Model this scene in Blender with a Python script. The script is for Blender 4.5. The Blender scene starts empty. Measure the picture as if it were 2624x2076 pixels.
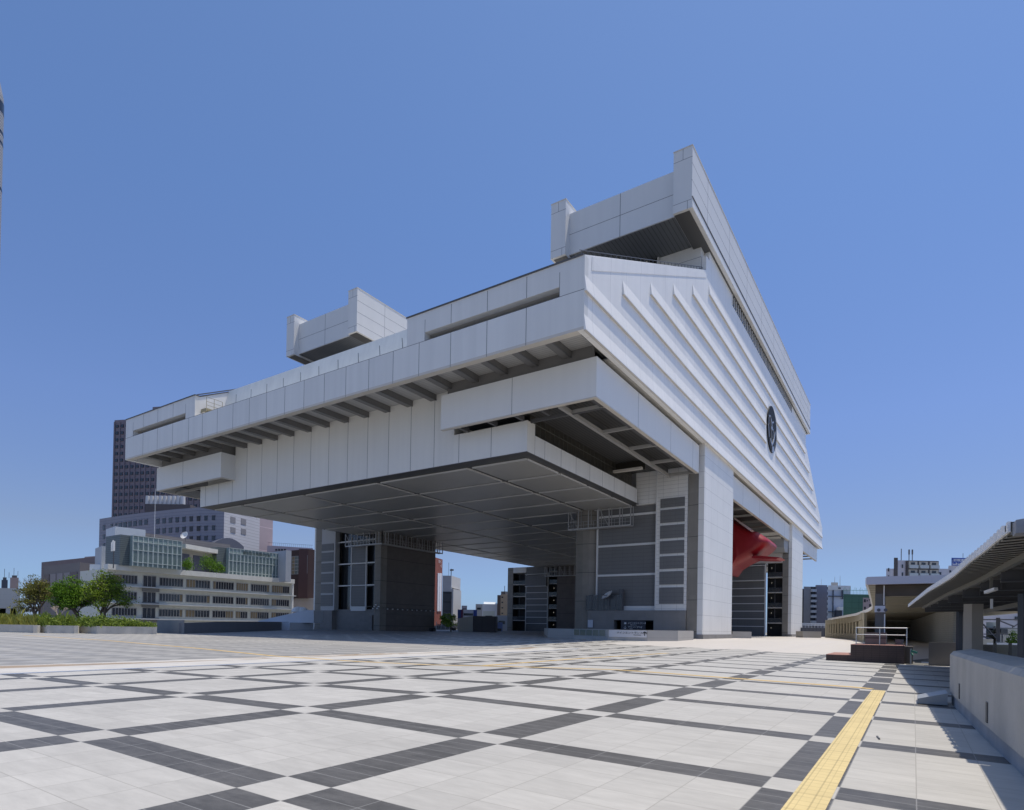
import bpy, bmesh, math, random
from mathutils import Vector, Matrix
rnd = random.Random(7)
S = bpy.context.scene
# ------------------------------------------------------------------ camera
CF, CCX, CCY, EYE = 1552.82, 1312.0, 1590.19, 1.3651      # focal length and principal point on a 2624 px wide frame
yaw, pit, roll = 0.5855, 0.0101, 0.0172
_f = Vector((-math.sin(yaw), math.cos(yaw), 0)); _r = Vector((math.cos(yaw), math.sin(yaw), 0)); _u = Vector((0, 0, 1))
FW = _f*math.cos(pit) + _u*math.sin(pit)
_u2 = _u*math.cos(pit) - _f*math.sin(pit)
RT = _r*math.cos(roll) + _u2*math.sin(roll)
UP = _u2*math.cos(roll) - _r*math.sin(roll)
CAM = Vector((0, 0, EYE))
cd = bpy.data.cameras.new("camera"); cam = bpy.data.objects.new("camera", cd); S.collection.objects.link(cam)
cd.sensor_fit = 'HORIZONTAL'; cd.sensor_width = 36; cd.lens = 36*CF/2624
cd.shift_y = (CCY-1038)/2624; cd.clip_start = 0.1; cd.clip_end = 6000
M = Matrix((RT, UP, -FW)).transposed().to_4x4(); M.translation = CAM; cam.matrix_world = M
S.camera = cam
# ------------------------------------------------------------------ sun, sky, exposure
SUN = Vector((0.17, 0.235, 1.0)).normalized()
sl = bpy.data.lights.new("sun", 'SUN'); sl.energy = 3.95; sl.angle = math.radians(0.5); sl.color = (1, .91, .76)
so = bpy.data.objects.new("sun", sl); S.collection.objects.link(so)
so.rotation_euler = (-SUN).to_track_quat('-Z', 'Y').to_euler(); so.location = (0, 0, 120)
W = bpy.data.worlds.new("World"); S.world = W; W.use_nodes = True
nt = W.node_tree; nt.nodes.clear()
sky = nt.nodes.new('ShaderNodeTexSky'); sky.sky_type = 'NISHITA'; sky.sun_disc = False
sky.sun_elevation = math.asin(SUN.z); sky.sun_rotation = math.atan2(SUN.x, SUN.y)
sky.air_density = 1.0; sky.dust_density = 0.3; sky.ozone_density = 6.0; sky.altitude = 0
bg = nt.nodes.new('ShaderNodeBackground'); bg.inputs[1].default_value = 0.115
wo = nt.nodes.new('ShaderNodeOutputWorld')
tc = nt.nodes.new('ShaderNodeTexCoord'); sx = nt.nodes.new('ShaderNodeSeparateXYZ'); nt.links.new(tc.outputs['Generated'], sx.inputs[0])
cr = nt.nodes.new('ShaderNodeValToRGB'); nt.links.new(sx.outputs[2], cr.inputs[0])        # sky tint by height; unseen zenith boosted and warmed to fill the shade
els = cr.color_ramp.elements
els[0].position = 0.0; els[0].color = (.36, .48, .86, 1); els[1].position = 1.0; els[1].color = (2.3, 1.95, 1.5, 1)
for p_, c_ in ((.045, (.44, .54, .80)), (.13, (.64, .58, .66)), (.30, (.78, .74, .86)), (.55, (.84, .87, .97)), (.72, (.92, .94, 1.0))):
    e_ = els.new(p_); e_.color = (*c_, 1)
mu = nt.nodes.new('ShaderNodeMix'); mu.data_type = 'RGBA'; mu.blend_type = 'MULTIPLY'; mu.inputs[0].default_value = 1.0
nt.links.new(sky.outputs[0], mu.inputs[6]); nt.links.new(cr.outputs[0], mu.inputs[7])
bg.inputs[1].default_value = 0.148
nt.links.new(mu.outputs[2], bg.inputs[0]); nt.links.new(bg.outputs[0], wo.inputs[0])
S.view_settings.view_transform = 'Standard'; S.view_settings.look = 'None'
S.view_settings.exposure = 0.0; S.view_settings.gamma = 1.0
S.render.engine = 'CYCLES'; S.cycles.max_bounces = 6; S.cycles.diffuse_bounces = 4

# ------------------------------------------------------------------ where a line of sight of the camera meets a real plane of the place
def ray(x, y): return FW + RT*((x-CCX)/CF) + UP*((CCY-y)/CF)
def dep(x, y, d): return CAM + ray(x, y)*d
def onx(x, y, X): r = ray(x, y); return CAM + r*(X/r.x)
def ony(x, y, Y): r = ray(x, y); return CAM + r*(Y/r.y)
def onz(x, y, Z): r = ray(x, y); return CAM + r*((Z-EYE)/r.z)
def sm(a, b, x):
    t = min(1, max(0, (x-a)/(b-a))); return t*t*(3-2*t)
def gz(X, Y):
    v = max(X+4.77, -14.6); u = Y-3.01
    zn = -.0118*(v+3.3) if v > -3.3 else .0138*(v+3.3)
    zn = max(zn, -.25)
    return (zn-.0027*max(-15, min(u, 25)))*(1-sm(30, 75, Y)) + .15*sm(30, 80, Y)
def gp(x, y):
    r = ray(x, y); t = 3.0
    while t < 600:
        P = CAM+r*t
        if P.z < gz(P.x, P.y): break
        t *= 1.004
    a, b = t/1.004, t
    for k in range(30):
        m = (a+b)/2; P = CAM+r*m
        if P.z < gz(P.x, P.y): b = m
        else: a = m
    return CAM+r*a

# ------------------------------------------------------------------ materials
MATS = {}
def mat(name, col, rough=.6, metal=0.0, var=.06, vs=.4, lines=(), streak=0.0, bump=0.0, spec=.5, tile=None, alpha=None):
    """col with clouding noise, vertical run-off streaks, joint lines [(axis, spacing, offset, width, darkness)], tone per tile (sx,sy,sz)"""
    if name in MATS: return MATS[name]
    m = bpy.data.materials.new(name); m.use_nodes = True; MATS[name] = m
    t = m.node_tree; n = t.nodes; L = t.links.new; b = n['Principled BSDF']
    b.inputs['Roughness'].default_value = rough; b.inputs['Metallic'].default_value = metal
    b.inputs['Specular IOR Level'].default_value = spec
    g = n.new('ShaderNodeNewGeometry'); sp = n.new('ShaderNodeSeparateXYZ'); L(g.outputs['Position'], sp.inputs[0])
    ax = {'x': sp.outputs[0], 'y': sp.outputs[1], 'z': sp.outputs[2]}
    def mth(op, a, bb=None, c=None):
        q = n.new('ShaderNodeMath'); q.operation = op
        for i, v in enumerate((a, bb, c)):
            if v is None: continue
            if isinstance(v, (int, float)): q.inputs[i].default_value = v
            else: L(v, q.inputs[i])
        return q.outputs[0]
    no = n.new('ShaderNodeTexNoise'); no.inputs['Scale'].default_value = vs; no.inputs['Detail'].default_value = 6
    no.inputs['Roughness'].default_value = .6; L(g.outputs['Position'], no.inputs['Vector'])
    f = mth('MULTIPLY_ADD', no.outputs[0], 2*var*1.8, 1-var*1.8)
    if streak:
        mp = n.new('ShaderNodeMapping'); mp.inputs['Scale'].default_value = (1.3, 1.3, .06); L(g.outputs['Position'], mp.inputs[0])
        ns = n.new('ShaderNodeTexNoise'); ns.inputs['Scale'].default_value = 1.0; ns.inputs['Detail'].default_value = 5; L(mp.outputs[0], ns.inputs['Vector'])
        f = mth('MULTIPLY', f, mth('MULTIPLY_ADD', ns.outputs[0], 2*streak, 1-streak))
    if tile:
        cb = n.new('ShaderNodeCombineXYZ')
        for i, a in enumerate('xyz'):
            L(mth('FLOOR', mth('DIVIDE', mth('SUBTRACT', ax[a], tile[4+i] if len(tile) > 4 else 0.0), tile[i])) if tile[i] else mth('MULTIPLY', ax[a], 0.0), cb.inputs[i])
        wn = n.new('ShaderNodeTexWhiteNoise'); L(cb.outputs[0], wn.inputs['Vector'])
        f = mth('MULTIPLY', f, mth('MULTIPLY_ADD', wn.outputs['Value'], 2*tile[3], 1-tile[3]))
    for (a, s, o, w, d) in lines:
        pp = mth('PINGPONG', mth('SUBTRACT', ax[a], o), s/2)
        f = mth('MULTIPLY', f, mth('SUBTRACT', 1.0, mth('MULTIPLY', mth('LESS_THAN', pp, w/2), d)))
    mx = n.new('ShaderNodeVectorMath'); mx.operation = 'SCALE'; mx.inputs[0].default_value = col[:3]; L(f, mx.inputs['Scale'])
    L(mx.outputs[0], b.inputs['Base Color'])
    if bump:
        nb = n.new('ShaderNodeTexNoise'); nb.inputs['Scale'].default_value = 14; nb.inputs['Detail'].default_value = 8; L(g.outputs['Position'], nb.inputs['Vector'])
        bp = n.new('ShaderNodeBump'); bp.inputs['Strength'].default_value = bump; bp.inputs['Distance'].default_value = .03
        L(nb.outputs[0], bp.inputs['Height']); L(bp.outputs[0], b.inputs['Normal'])
    if alpha is not None:
        b.inputs['Alpha'].default_value = alpha
    return m

# ------------------------------------------------------------------ mesh builder
SPLIT = {'roof_coping', 'flank_wall', 'beam_soffit', 'top_storey', 'overhang_soffit', 'soffit_rib', 'soffit_panel', 'hanging_box', 'box_lintel', 'aisle_beam', 'mesh_panel', 'stone_base',
         'wall_lamp', 'balcony_slab', 'balustrade_glass', 'pier', 'antenna_panel', 'window_bar', 'dark_band', 'post', 'cross_beam', 'edge_purlin', 'rail', 'speaker', 'conduit', 'infill_wall', 'drainpipe', 'roof_aerial', 'window', 'pale_band', 'pole_mount', 'dark_frame', 'stairwell', 'roof_room'}
class MB:
    def __init__(s): s.v = []; s.f = []; s.m = []
    def poly(s, pts, mi=0):
        k = len(s.v); s.v += [tuple(p) for p in pts]; s.f.append(list(range(k, k+len(pts)))); s.m.append(mi); return s
    def box(s, x0, x1, y0, y1, z0, z1, mi=0):
        if x0 > x1: x0, x1 = x1, x0
        if y0 > y1: y0, y1 = y1, y0
        if z0 > z1: z0, z1 = z1, z0
        return s.hexa([(x0, y0, z0), (x1, y0, z0), (x1, y1, z0), (x0, y1, z0)], [(x0, y0, z1), (x1, y0, z1), (x1, y1, z1), (x0, y1, z1)], mi)
    def hexa(s, b, t, mi=0):
        k = len(s.v); n = len(b); s.v += [tuple(p) for p in b] + [tuple(p) for p in t]
        s.f.append([k+i for i in range(n)][::-1]); s.f.append([k+n+i for i in range(n)])
        for i in range(n): j = (i+1) % n; s.f.append([k+i, k+j, k+n+j, k+n+i])
        s.m += [mi]*(n+2); return s
    def ext(s, pts, vec, mi=0):
        vec = Vector(vec); return s.hexa([Vector(p) for p in pts], [Vector(p)+vec for p in pts], mi)
    def bar(s, a, b, w, h=None, mi=0):
        a, b = Vector(a), Vector(b); h = h or w; d = (b-a).normalized()
        up = Vector((0, 0, 1)) if abs(d.z) < .95 else Vector((1, 0, 0))
        r = d.cross(up).normalized()*w/2; u = r.cross(d).normalized()*h/2
        q = [r+u, -r+u, -r-u, r-u]
        return s.hexa([a+k for k in q], [b+k for k in q], mi)
    def tube(s, a, b, r, r2=None, n=10, mi=0):
        a, b = Vector(a), Vector(b); r2 = r if r2 is None else r2; d = (b-a).normalized()
        up = Vector((0, 0, 1)) if abs(d.z) < .95 else Vector((1, 0, 0))
        e = d.cross(up).normalized(); u = e.cross(d)
        c = [e*math.cos(t*2*math.pi/n)+u*math.sin(t*2*math.pi/n) for t in range(n)]
        return s.hexa([a+k*r for k in c], [b+k*r2 for k in c], mi)
    def wall(s, P, Q, z0, z1, th, mi=0):
        """upright slab from P to Q, thickness away from the camera side (left normal)"""
        P = Vector(P); Q = Vector(Q); d = (Q-P); d.z = 0; n = Vector((-d.y, d.x, 0)).normalized()*th
        b = [Vector((P.x, P.y, z0)), Vector((Q.x, Q.y, z0)), Vector((Q.x, Q.y, z0))+n, Vector((P.x, P.y, z0))+n]
        return s.ext(b, (0, 0, z1-z0), mi)
    def build(s, name, mats, parent=None, smooth=False):
        if name in SPLIT: return s.build_each(name, mats, parent, smooth)
        return s.build_one(name, mats, parent, smooth)
    def build_each(s, name, mats, parent, smooth):
        """pieces that do not touch become objects of their own"""
        n = len(s.v); par = list(range(n))
        def f(a):
            while par[a] != a: par[a] = par[par[a]]; a = par[a]
            return a
        for fc in s.f:
            for q in fc[1:]: par[f(q)] = f(fc[0])
        g = {}
        for i in range(n): g.setdefault(f(i), []).append(s.v[i])
        ks = list(g); bb = [([min(q[i] for q in g[k])-.02 for i in range(3)], [max(q[i] for q in g[k])+.02 for i in range(3)]) for k in ks]
        pp = list(range(len(ks)))
        def h(a):
            while pp[a] != a: a = pp[a]
            return a
        for i in range(len(ks)):
            for j in range(i):
                if all(bb[i][0][k] <= bb[j][1][k] and bb[j][0][k] <= bb[i][1][k] for k in range(3)): pp[h(i)] = h(j)
        cl = {k: h(i) for i, k in enumerate(ks)}; out = []
        for c in sorted(set(cl.values())):
            m = MB(); mp = {}
            for fc, mi in zip(s.f, s.m):
                if cl[f(fc[0])] != c: continue
                for q in fc:
                    if q not in mp: mp[q] = len(m.v); m.v.append(s.v[q])
                m.f.append([mp[q] for q in fc]); m.m.append(mi)
            out.append(m.build_one(name, mats, parent, smooth))
        return out[0]
    def build_one(s, name, mats, parent=None, smooth=False):
        me = bpy.data.meshes.new(name); off = Vector((0, 0, 0)); p = parent
        while p is not None: off += p.location; p = p.parent
        me.from_pydata([(a[0]-off.x, a[1]-off.y, a[2]-off.z) for a in s.v], [], s.f)
        if not isinstance(mats, (list, tuple)): mats = [mats]
        for m in mats: me.materials.append(m)
        for i, pl in enumerate(me.polygons):
            pl.material_index = s.m[i]; pl.use_smooth = smooth
        bm = bmesh.new(); bm.from_mesh(me); bmesh.ops.recalc_face_normals(bm, faces=bm.faces); bm.to_mesh(me); bm.free()
        o = bpy.data.objects.new(name, me); S.collection.objects.link(o)
        if parent is not None: o.parent = parent
        return o
def tag(o, label=None, cat=None, group=None, kind=None):
    if label: o['label'] = label
    if cat: o['category'] = cat
    if group: o['group'] = group
    if kind: o['kind'] = kind
    return o
def thing(name, loc, label, cat, group=None):
    o = bpy.data.objects.new(name, None); S.collection.objects.link(o); o.location = Vector(loc); o.empty_display_size = .3
    return tag(o, label, cat, group)
def text_mesh(name, body, size, pos, right, upv, m, parent, depth=.02, align='CENTER', sx=1.0):
    cu = bpy.data.curves.new(name, 'FONT'); cu.body = body; cu.size = size; cu.align_x = align; cu.align_y = 'CENTER'; cu.extrude = depth
    to = bpy.data.objects.new(name+"_src", cu); S.collection.objects.link(to); bpy.context.view_layer.update()
    me = bpy.data.meshes.new_from_object(to.evaluated_get(bpy.context.evaluated_depsgraph_get()))
    bpy.data.objects.remove(to); bpy.data.curves.remove(cu)
    r = Vector(right).normalized(); u = Vector(upv).normalized(); nn = r.cross(u)
    off = Vector((0, 0, 0)); p = parent
    while p is not None: off += p.location; p = p.parent
    for v in me.vertices: v.co = Vector(pos)-off + r*v.co.x*sx + u*v.co.y + nn*v.co.z
    me.materials.clear(); me.materials.append(m)
    o = bpy.data.objects.new(name, me); S.collection.objects.link(o)
    if parent is not None: o.parent = parent
    return o

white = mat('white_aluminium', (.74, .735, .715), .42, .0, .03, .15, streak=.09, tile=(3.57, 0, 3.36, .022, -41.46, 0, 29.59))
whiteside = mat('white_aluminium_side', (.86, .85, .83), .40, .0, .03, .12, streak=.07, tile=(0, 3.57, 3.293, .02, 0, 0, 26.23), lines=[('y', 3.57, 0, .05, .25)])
whitegrid = mat('white_cladding', (.82, .81, .78), .38, 0, .05, .25, streak=.05, lines=[('z', 2.13, 1.2, .05, .35), ('y', 3.1, .9, .05, .3)])
cream = mat('cream_cladding', (.76, .75, .72), .5, 0, .04, .3, lines=[('z', .53, 0, .05, .3), ('x', 2.1, .4, .04, .35)], streak=.05)
joint = mat('dark_joint', (.10, .105, .12), .7)
lip = mat('beige_edge_trim', (.62, .58, .52), .5)
darkmetal = mat('dark_grey_metal', (.10, .10, .105), .45)
ribm = mat('grey_soffit_rib', (.18, .175, .17), .5)
soffm = mat('grey_soffit_boards', (.50, .49, .47), .5, lines=[('y', .35, 0, .05, .4)])
blacksoff = mat('charcoal_soffit_boards', (.17, .18, .19), .5, lines=[('x', .55, 0, .09, .5)])
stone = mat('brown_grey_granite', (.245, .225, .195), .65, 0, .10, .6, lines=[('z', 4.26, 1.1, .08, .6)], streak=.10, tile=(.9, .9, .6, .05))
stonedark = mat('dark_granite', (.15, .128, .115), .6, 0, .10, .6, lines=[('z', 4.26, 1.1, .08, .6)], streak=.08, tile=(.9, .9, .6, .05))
stonebase = mat('grey_granite', (.24, .23, .22), .65, 0, .10, .5, streak=.08, tile=(1.2, 1.2, .6, .05))
greypanel = mat('dark_grey_mesh_panel', (.165, .165, .165), .5, 0, .06, .4, lines=[('z', .53, 0, .05, .25), ('x', 1.6, 0, .04, .2)], streak=.06)
bandm = mat('pale_grey_band', (.72, .72, .71), .5)
glassdark = mat('dark_glass', (.02, .023, .028), .12, 0, .02, .3, spec=.8)
panelsoff = mat('grey_soffit_panel', (.46, .445, .405), .34, 0, .05, .2, lines=[('x', 3.55, 0, .05, .15), ('y', 1.19, 0, .03, .12)])
rimm = mat('dark_soffit_rim', (.09, .09, .09), .5)

# =================================================================== GROUND
def ground_mat():
    m = bpy.data.materials.new('plaza_paving'); m.use_nodes = True
    t = m.node_tree; n = t.nodes; L = t.links.new; b = n['Principled BSDF']
    g = n.new('ShaderNodeNewGeometry'); sp = n.new('ShaderNodeSeparateXYZ'); L(g.outputs['Position'], sp.inputs[0])
    X, Y = sp.outputs[0], sp.outputs[1]
    def mth(op, a, bb=None, c=None):
        q = n.new('ShaderNodeMath'); q.operation = op
        for i, v in enumerate((a, bb, c)):
            if v is None: continue
            if isinstance(v, (int, float)): q.inputs[i].default_value = v
            else: L(v, q.inputs[i])
        return q.outputs[0]
    def noise(scale, det=6, ro=.6, vec=None):
        q = n.new('ShaderNodeTexNoise'); q.inputs['Scale'].default_value = scale; q.inputs['Detail'].default_value = det
        q.inputs['Roughness'].default_value = ro; L(vec or g.outputs['Position'], q.inputs['Vector']); return q.outputs[0]
    def mix(f, a, bb):
        q = n.new('ShaderNodeMix'); q.data_type = 'RGBA'
        if isinstance(f, (int, float)): q.inputs[0].default_value = f
        else: L(f, q.inputs[0])
        for i, v in ((6, a), (7, bb)):
            if isinstance(v, tuple): q.inputs[i].default_value = (*v, 1)
            else: L(v, q.inputs[i])
        return q.outputs[2]
    u = mth('SUBTRACT', Y, 3.0122); v = mth('ADD', X, 4.7664)
    mu = mth('WRAP', u, 3.0, 0.0); mv = mth('WRAP', v, 3.6, 0.0)
    a = mth('LESS_THAN', mu, .5); c = mth('LESS_THAN', mv, .6)
    edge = mth('GREATER_THAN', v, 4.25)                                # right of the last long band: only cross strips
    c = mth('MULTIPLY', c, mth('SUBTRACT', 1.0, edge))
    dark = mth('ABSOLUTE', mth('SUBTRACT', a, c))
    # tile cells and joints
    def line(val, s, w): return mth('LESS_THAN', mth('PINGPONG', val, s/2), w/2)
    jd = mth('MAXIMUM', line(u, .25, .010), line(v, .6, .010))
    jl = mth('MAXIMUM', line(u, .5, .009), line(v, .6, .009))
    cb = n.new('ShaderNodeCombineXYZ'); L(mth('FLOOR', mth('DIVIDE', u, .5)), cb.inputs[0]); L(mth('FLOOR', mth('DIVIDE', v, .6)), cb.inputs[1])
    wn = n.new('ShaderNodeTexWhiteNoise'); L(cb.outputs[0], wn.inputs['Vector'])
    # brushed veining along v
    mp = n.new('ShaderNodeMapping'); mp.inputs['Scale'].default_value = (1.0, 4.0, 1.0); L(g.outputs['Position'], mp.inputs[0])
    add = n.new('ShaderNodeVectorMath'); add.operation = 'ADD'; L(mp.outputs[0], add.inputs[0]); L(wn.outputs['Color'], add.inputs[1])
    vein = noise(1.7, 9, .68, add.outputs[0])
    cloud = noise(.25, 4); fine = noise(9, 8, .7)
    lt = mth('MULTIPLY_ADD', wn.outputs['Value'], .11, .945)
    lt = mth('MULTIPLY', lt, mth('MULTIPLY_ADD', vein, .50, .75))
    lt = mth('MULTIPLY', lt, mth('MULTIPLY_ADD', cloud, .26, .87))
    lt = mth('MULTIPLY', lt, mth('MULTIPLY_ADD', fine, .10, .95))
    def scale(col, f):
        q = n.new('ShaderNodeVectorMath'); q.operation = 'SCALE'; q.inputs[0].default_value = col; L(f, q.inputs['Scale']); return q.outputs[0]
    light = scale((.435, .425, .405), lt)
    light = mix(mth('MULTIPLY', jl, .6), light, (.24, .23, .21))
    blot = mth('MULTIPLY', mth('GREATER_THAN', noise(1.1, 8, .75), .62), .10)
    light = mix(blot, light, (.30, .27, .23))
    dk = mth('MULTIPLY', mth('MULTIPLY_ADD', mth('MULTIPLY', vein, mth('ADD', fine, .5)), 1.5, .25), mth('MULTIPLY_ADD', wn.outputs['Value'], .18, .91))
    dcol = scale((.098, .096, .095), dk)
    dcol = mix(mth('MULTIPLY', jd, .55), dcol, (.32, .32, .32))
    lat = mix(dark, light, dcol)
    # pale concrete area towards the museum
    pale = scale((.55, .52, .49), mth('MULTIPLY_ADD', fine, .16, .92))
    pale = mix(mth('MULTIPLY', mth('MAXIMUM', line(X, .6, .03), line(Y, .6, .03)), .12), pale, (.4, .38, .36))
    fr = mth('ADD', Y, mth('MULTIPLY', X, .45))
    fr = mth('ADD', fr, mth('MULTIPLY_ADD', mth('FLOOR', mth('MULTIPLY', noise(.22, 2), 14)), .9, -6))
    pm = mth('MULTIPLY', mth('GREATER_THAN', fr, 41.2), mth('GREATER_THAN', X, -24.0))
    col = mix(pm, lat, pale)
    # old small-check paving on the far side of the drain
    ck = n.new('ShaderNodeTexChecker'); ck.inputs['Scale'].default_value = 1.0
    rot = n.new('ShaderNodeMapping'); rot.inputs['Rotation'].default_value = (0, 0, .785); rot.inputs['Scale'].default_value = (.72, .72, 0); rot.inputs['Location'].default_value = (.3, .1, .5)
    L(g.outputs['Position'], rot.inputs[0]); L(rot.outputs[0], ck.inputs['Vector'])
    ck.inputs['Color1'].default_value = (.40, .39, .375, 1); ck.inputs['Color2'].default_value = (.27, .265, .26, 1)
    big = mth('GREATER_THAN', noise(.035, 1), .5)
    old = mix(mth('MULTIPLY', big, .35), ck.outputs[0], (.22, .22, .22))
    q = n.new('ShaderNodeVectorMath'); q.operation = 'SCALE'; L(old, q.inputs[0]); L(mth('MULTIPLY_ADD', noise(.5, 6), .5, .75), q.inputs['Scale']); old = q.outputs[0]
    om = mth('MULTIPLY', mth('LESS_THAN', X, -24.3), mth('LESS_THAN', Y, 41.0))
    om2 = mth('LESS_THAN', X, -62.0); om = mth('MAXIMUM', om, om2)
    col = mix(om, col, old)
    # concrete margin with rust brown run-off next to the drain
    mg = mth('MULTIPLY', mth('MULTIPLY', mth('LESS_THAN', X, -20.75), mth('GREATER_THAN', X, -24.3)), mth('LESS_THAN', Y, 39.5))
    con = scale((.56, .54, .51), mth('MULTIPLY_ADD', noise(1.2, 7), .5, .72))
    mps = n.new('ShaderNodeMapping'); mps.inputs['Scale'].default_value = (1.0, .18, 1.0); L(g.outputs['Position'], mps.inputs[0])
    ru = mth('MULTIPLY', mth('GREATER_THAN', noise(1.1, 6, .6, mps.outputs[0]), .50), mth('LESS_THAN', X, -23.0))
    con = mix(mth('MULTIPLY', ru, .75), con, (.26, .17, .09))
    col = mix(mg, col, con)
    L(col, b.inputs['Base Color'])
    L(mth('MULTIPLY_ADD', dark, -.12, .62), b.inputs['Roughness'])
    b.inputs['Specular IOR Level'].default_value = .35
    bp = n.new('ShaderNodeBump'); bp.inputs['Strength'].default_value = .25; bp.inputs['Distance'].default_value = .004
    L(mth('SUBTRACT', fine, mth('MULTIPLY', mth('MAXIMUM', mth('MULTIPLY', jd, dark), jl), .8)), bp.inputs['Height']); L(bp.outputs[0], b.inputs['Normal'])
    return m
GM = ground_mat()
b = MB()
xs = [-120, -110, -100, -90, -80, -70, -62, -55, -48, -42, -36, -30, -26] + [-24+1.2*i for i in range(23)] + [4, 6, 9, 14]
ys = [-8, -4] + [1.5*i for i in range(1, 27)] + [42, 45, 48, 52, 56, 60, 65, 70, 75, 80, 90, 110, 140, 180, 230]
for y in ys:
    for x in xs: b.v.append((x, y, gz(x, y)))
nx = len(xs)
for j in range(len(ys)-1):
    for i in range(nx-1):
        b.f.append([j*nx+i, j*nx+i+1, (j+1)*nx+i+1, (j+1)*nx+i]); b.m.append(0)
tag(b.build('plaza', GM), kind='structure')
citym = mat('city_asphalt', (.26, .26, .25), .8, 0, .15, .02)
b = MB(); b.poly([(-3500, -3500, -7), (3500, -3500, -7), (3500, 3500, -7), (-3500, 3500, -7)])
tag(b.build('ground', citym), kind='structure')

yel = mat('yellow_tactile', (.62, .50, .25), .7, 0, .12, 1.8, lines=[('x', .15, .04, .014, .28), ('x', .15, .09, .010, .16), ('y', .15, .05, .012, .22), ('y', .6, .02, .014, .35)], streak=.0, bump=.3)
yelfar = mat('worn_yellow_tactile', (.60, .42, .17), .7, 0, .10, .5)
def strip(name, pts, w, m, label, cat, dz=.004, n=24):
    b = MB(); L = []
    P = [Vector((p[0], p[1], 0)) for p in pts]
    for k in range(len(P)-1):
        for i in range(n if k < len(P)-2 else n+1): L.append(P[k].lerp(P[k+1], i/n))
    row = []
    for k, p in enumerate(L):
        d = (L[min(k+1, len(L)-1)]-L[max(k-1, 0)]).normalized(); nn = Vector((-d.y, d.x, 0))*w/2
        for q in (p+nn, p-nn): row.append((q.x, q.y, gz(q.x, q.y)+dz))
    b.v = row
    for k in range(len(L)-1): b.f.append([2*k, 2*k+1, 2*k+3, 2*k+2]); b.m.append(0)
    return tag(b.build(name, m), label, cat)
b = strip('tactile_paving', [(-.74, -4), (-.74, 18.45)], .30, yel, 'broad yellow tactile strip running from the foreground towards the brick block', 'tactile strip', n=60)
g1 = [gp(*q) for q in ((2185, 1761), (1900, 1740), (1560, 1716), (1330, 1709), (1100, 1704), (880, 1693), (700, 1681), (500, 1661), (280, 1642), (60, 1628))]
strip('tactile_paving', [(-.9, 18.75)]+g1, .30, yelfar, 'long thin yellow tactile line crossing the whole plaza to the planters', 'tactile strip', dz=.006, n=10)
g2 = [gp(*q) for q in ((1240, 1706), (1500, 1687), (1712, 1674))]
strip('tactile_paving', g2, .30, yelfar, 'short yellow tactile branch heading for the granite entrance parapet', 'tactile strip', dz=.008, n=10)
grate = mat('blue_grey_drain_grating', (.34, .40, .52), .5, .2, .1, 2, lines=[('y', .1, 0, .035, .5)])
strip('drain_grating', [(-20.62, -6), (-20.62, 40)], .30, grate, 'long blue-grey drain grating along the edge of the pale paving', 'drain', dz=.006, n=60)
thr = mat('white_threshold_strip', (.7, .7, .7), .5)
strip('metal_threshold', [(-16, 35.15), (1.9, 35.15)], .10, thr, 'thin white metal threshold across the paving in front of the brick block', 'threshold', dz=.008, n=20)

# =================================================================== MUSEUM
ZG = .12
mus = thing('museum_building', (-62.8, 123.5, ZG), 'huge white museum raised on four massive legs with two roof beams', 'museum')
XR, XL, YF, YB = -23.1, -102.5, 44.88, 202.0
Z0, ZJ, ZT = 26.23, 29.59, 32.46
XT0, XT1 = -43.15, -82.75          # inner ends of the raised front parts
# --- front fascia with slots
b = MB()
b.box(XL, XR, YF, YF+.7, Z0+.25, ZJ)                      # lower band
b.box(XL, XR, YF-.004, YF+.75, Z0, Z0+.25, 2)             # bottom edge trim
for xa, xb, sa, sb in ((XT0, XR, -40.73, -25.47), (XL, XT1, -100.16, -85.13)):
    b.box(xa, sa, YF, YF+.7, ZJ, ZT); b.box(sb, xb, YF, YF+.7, ZJ, ZT); b.box(sa, sb, YF, YF+.7, ZJ+.86, ZT)
    b.box(sa, sb, YF+1.8, YF+1.9, ZJ-.1, ZJ+1.0, 3)       # dark glass deep in the slot
    b.box(sa, sb, YF+.7, YF+1.8, ZJ-.02, ZJ+.0, 2); b.box(sa, sb, YF+.7, YF+1.8, ZJ+.86, ZJ+.9, 2)
    b.box(sa-.1, sa, YF+.7, YF+1.9, ZJ-.1, ZJ+1, 2)
JX = [-37.39, -33.09, -28.8] + [-41.46-3.57*i for i in range(12)] + [-84.22, -88.48, -92.75, -97.0]
for x in JX: b.box(x-.025, x+.025, YF-.006, YF+.01, Z0+.0, ZJ, 1)
b.box(XL, XR, YF-.006, YF+.01, ZJ-.02, ZJ+.02, 1)
for x in (-37.39, -33.09, -28.8, -88.48, -92.75, -97.0): b.box(x-.025, x+.025, YF-.006, YF+.01, ZJ+.86, ZT-.1, 1)
for x in (-40.73, -25.47, -100.16, -85.13): b.box(x-.02, x+.02, YF-.006, YF+.01, ZJ, ZT-.75, 1)
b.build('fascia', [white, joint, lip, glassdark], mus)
b = MB()                                                   # dark roof coping of the raised parts
SL = .465
b.box(XT0-.1, XR-.12, YF-.1, YF+.6, ZT, ZT+.12); b.box(XL+.1, XT1+.1, YF-.1, YF+.6, ZT, ZT+.12)
YP = 79.5; ZP = ZT+SL*(YP-YF)
def slope(xa, xb, y0, z0, y1, z1, th=.12): b.hexa([(xa, y0, z0), (xb, y0, z0), (xb, y1, z1), (xa, y1, z1)], [(xa, y0, z0+th), (xb, y0, z0+th), (xb, y1, z1+th), (xa, y1, z1+th)])
for xa, xb in ((XT0-.1, XR-.12), (XL+.1, XT1+.1)):
    slope(xa, xb, YF+.6, ZT, YP, ZP); slope(xa, xb, YB-.6-(YP-YF), ZP, YB-.6, ZT)
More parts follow.
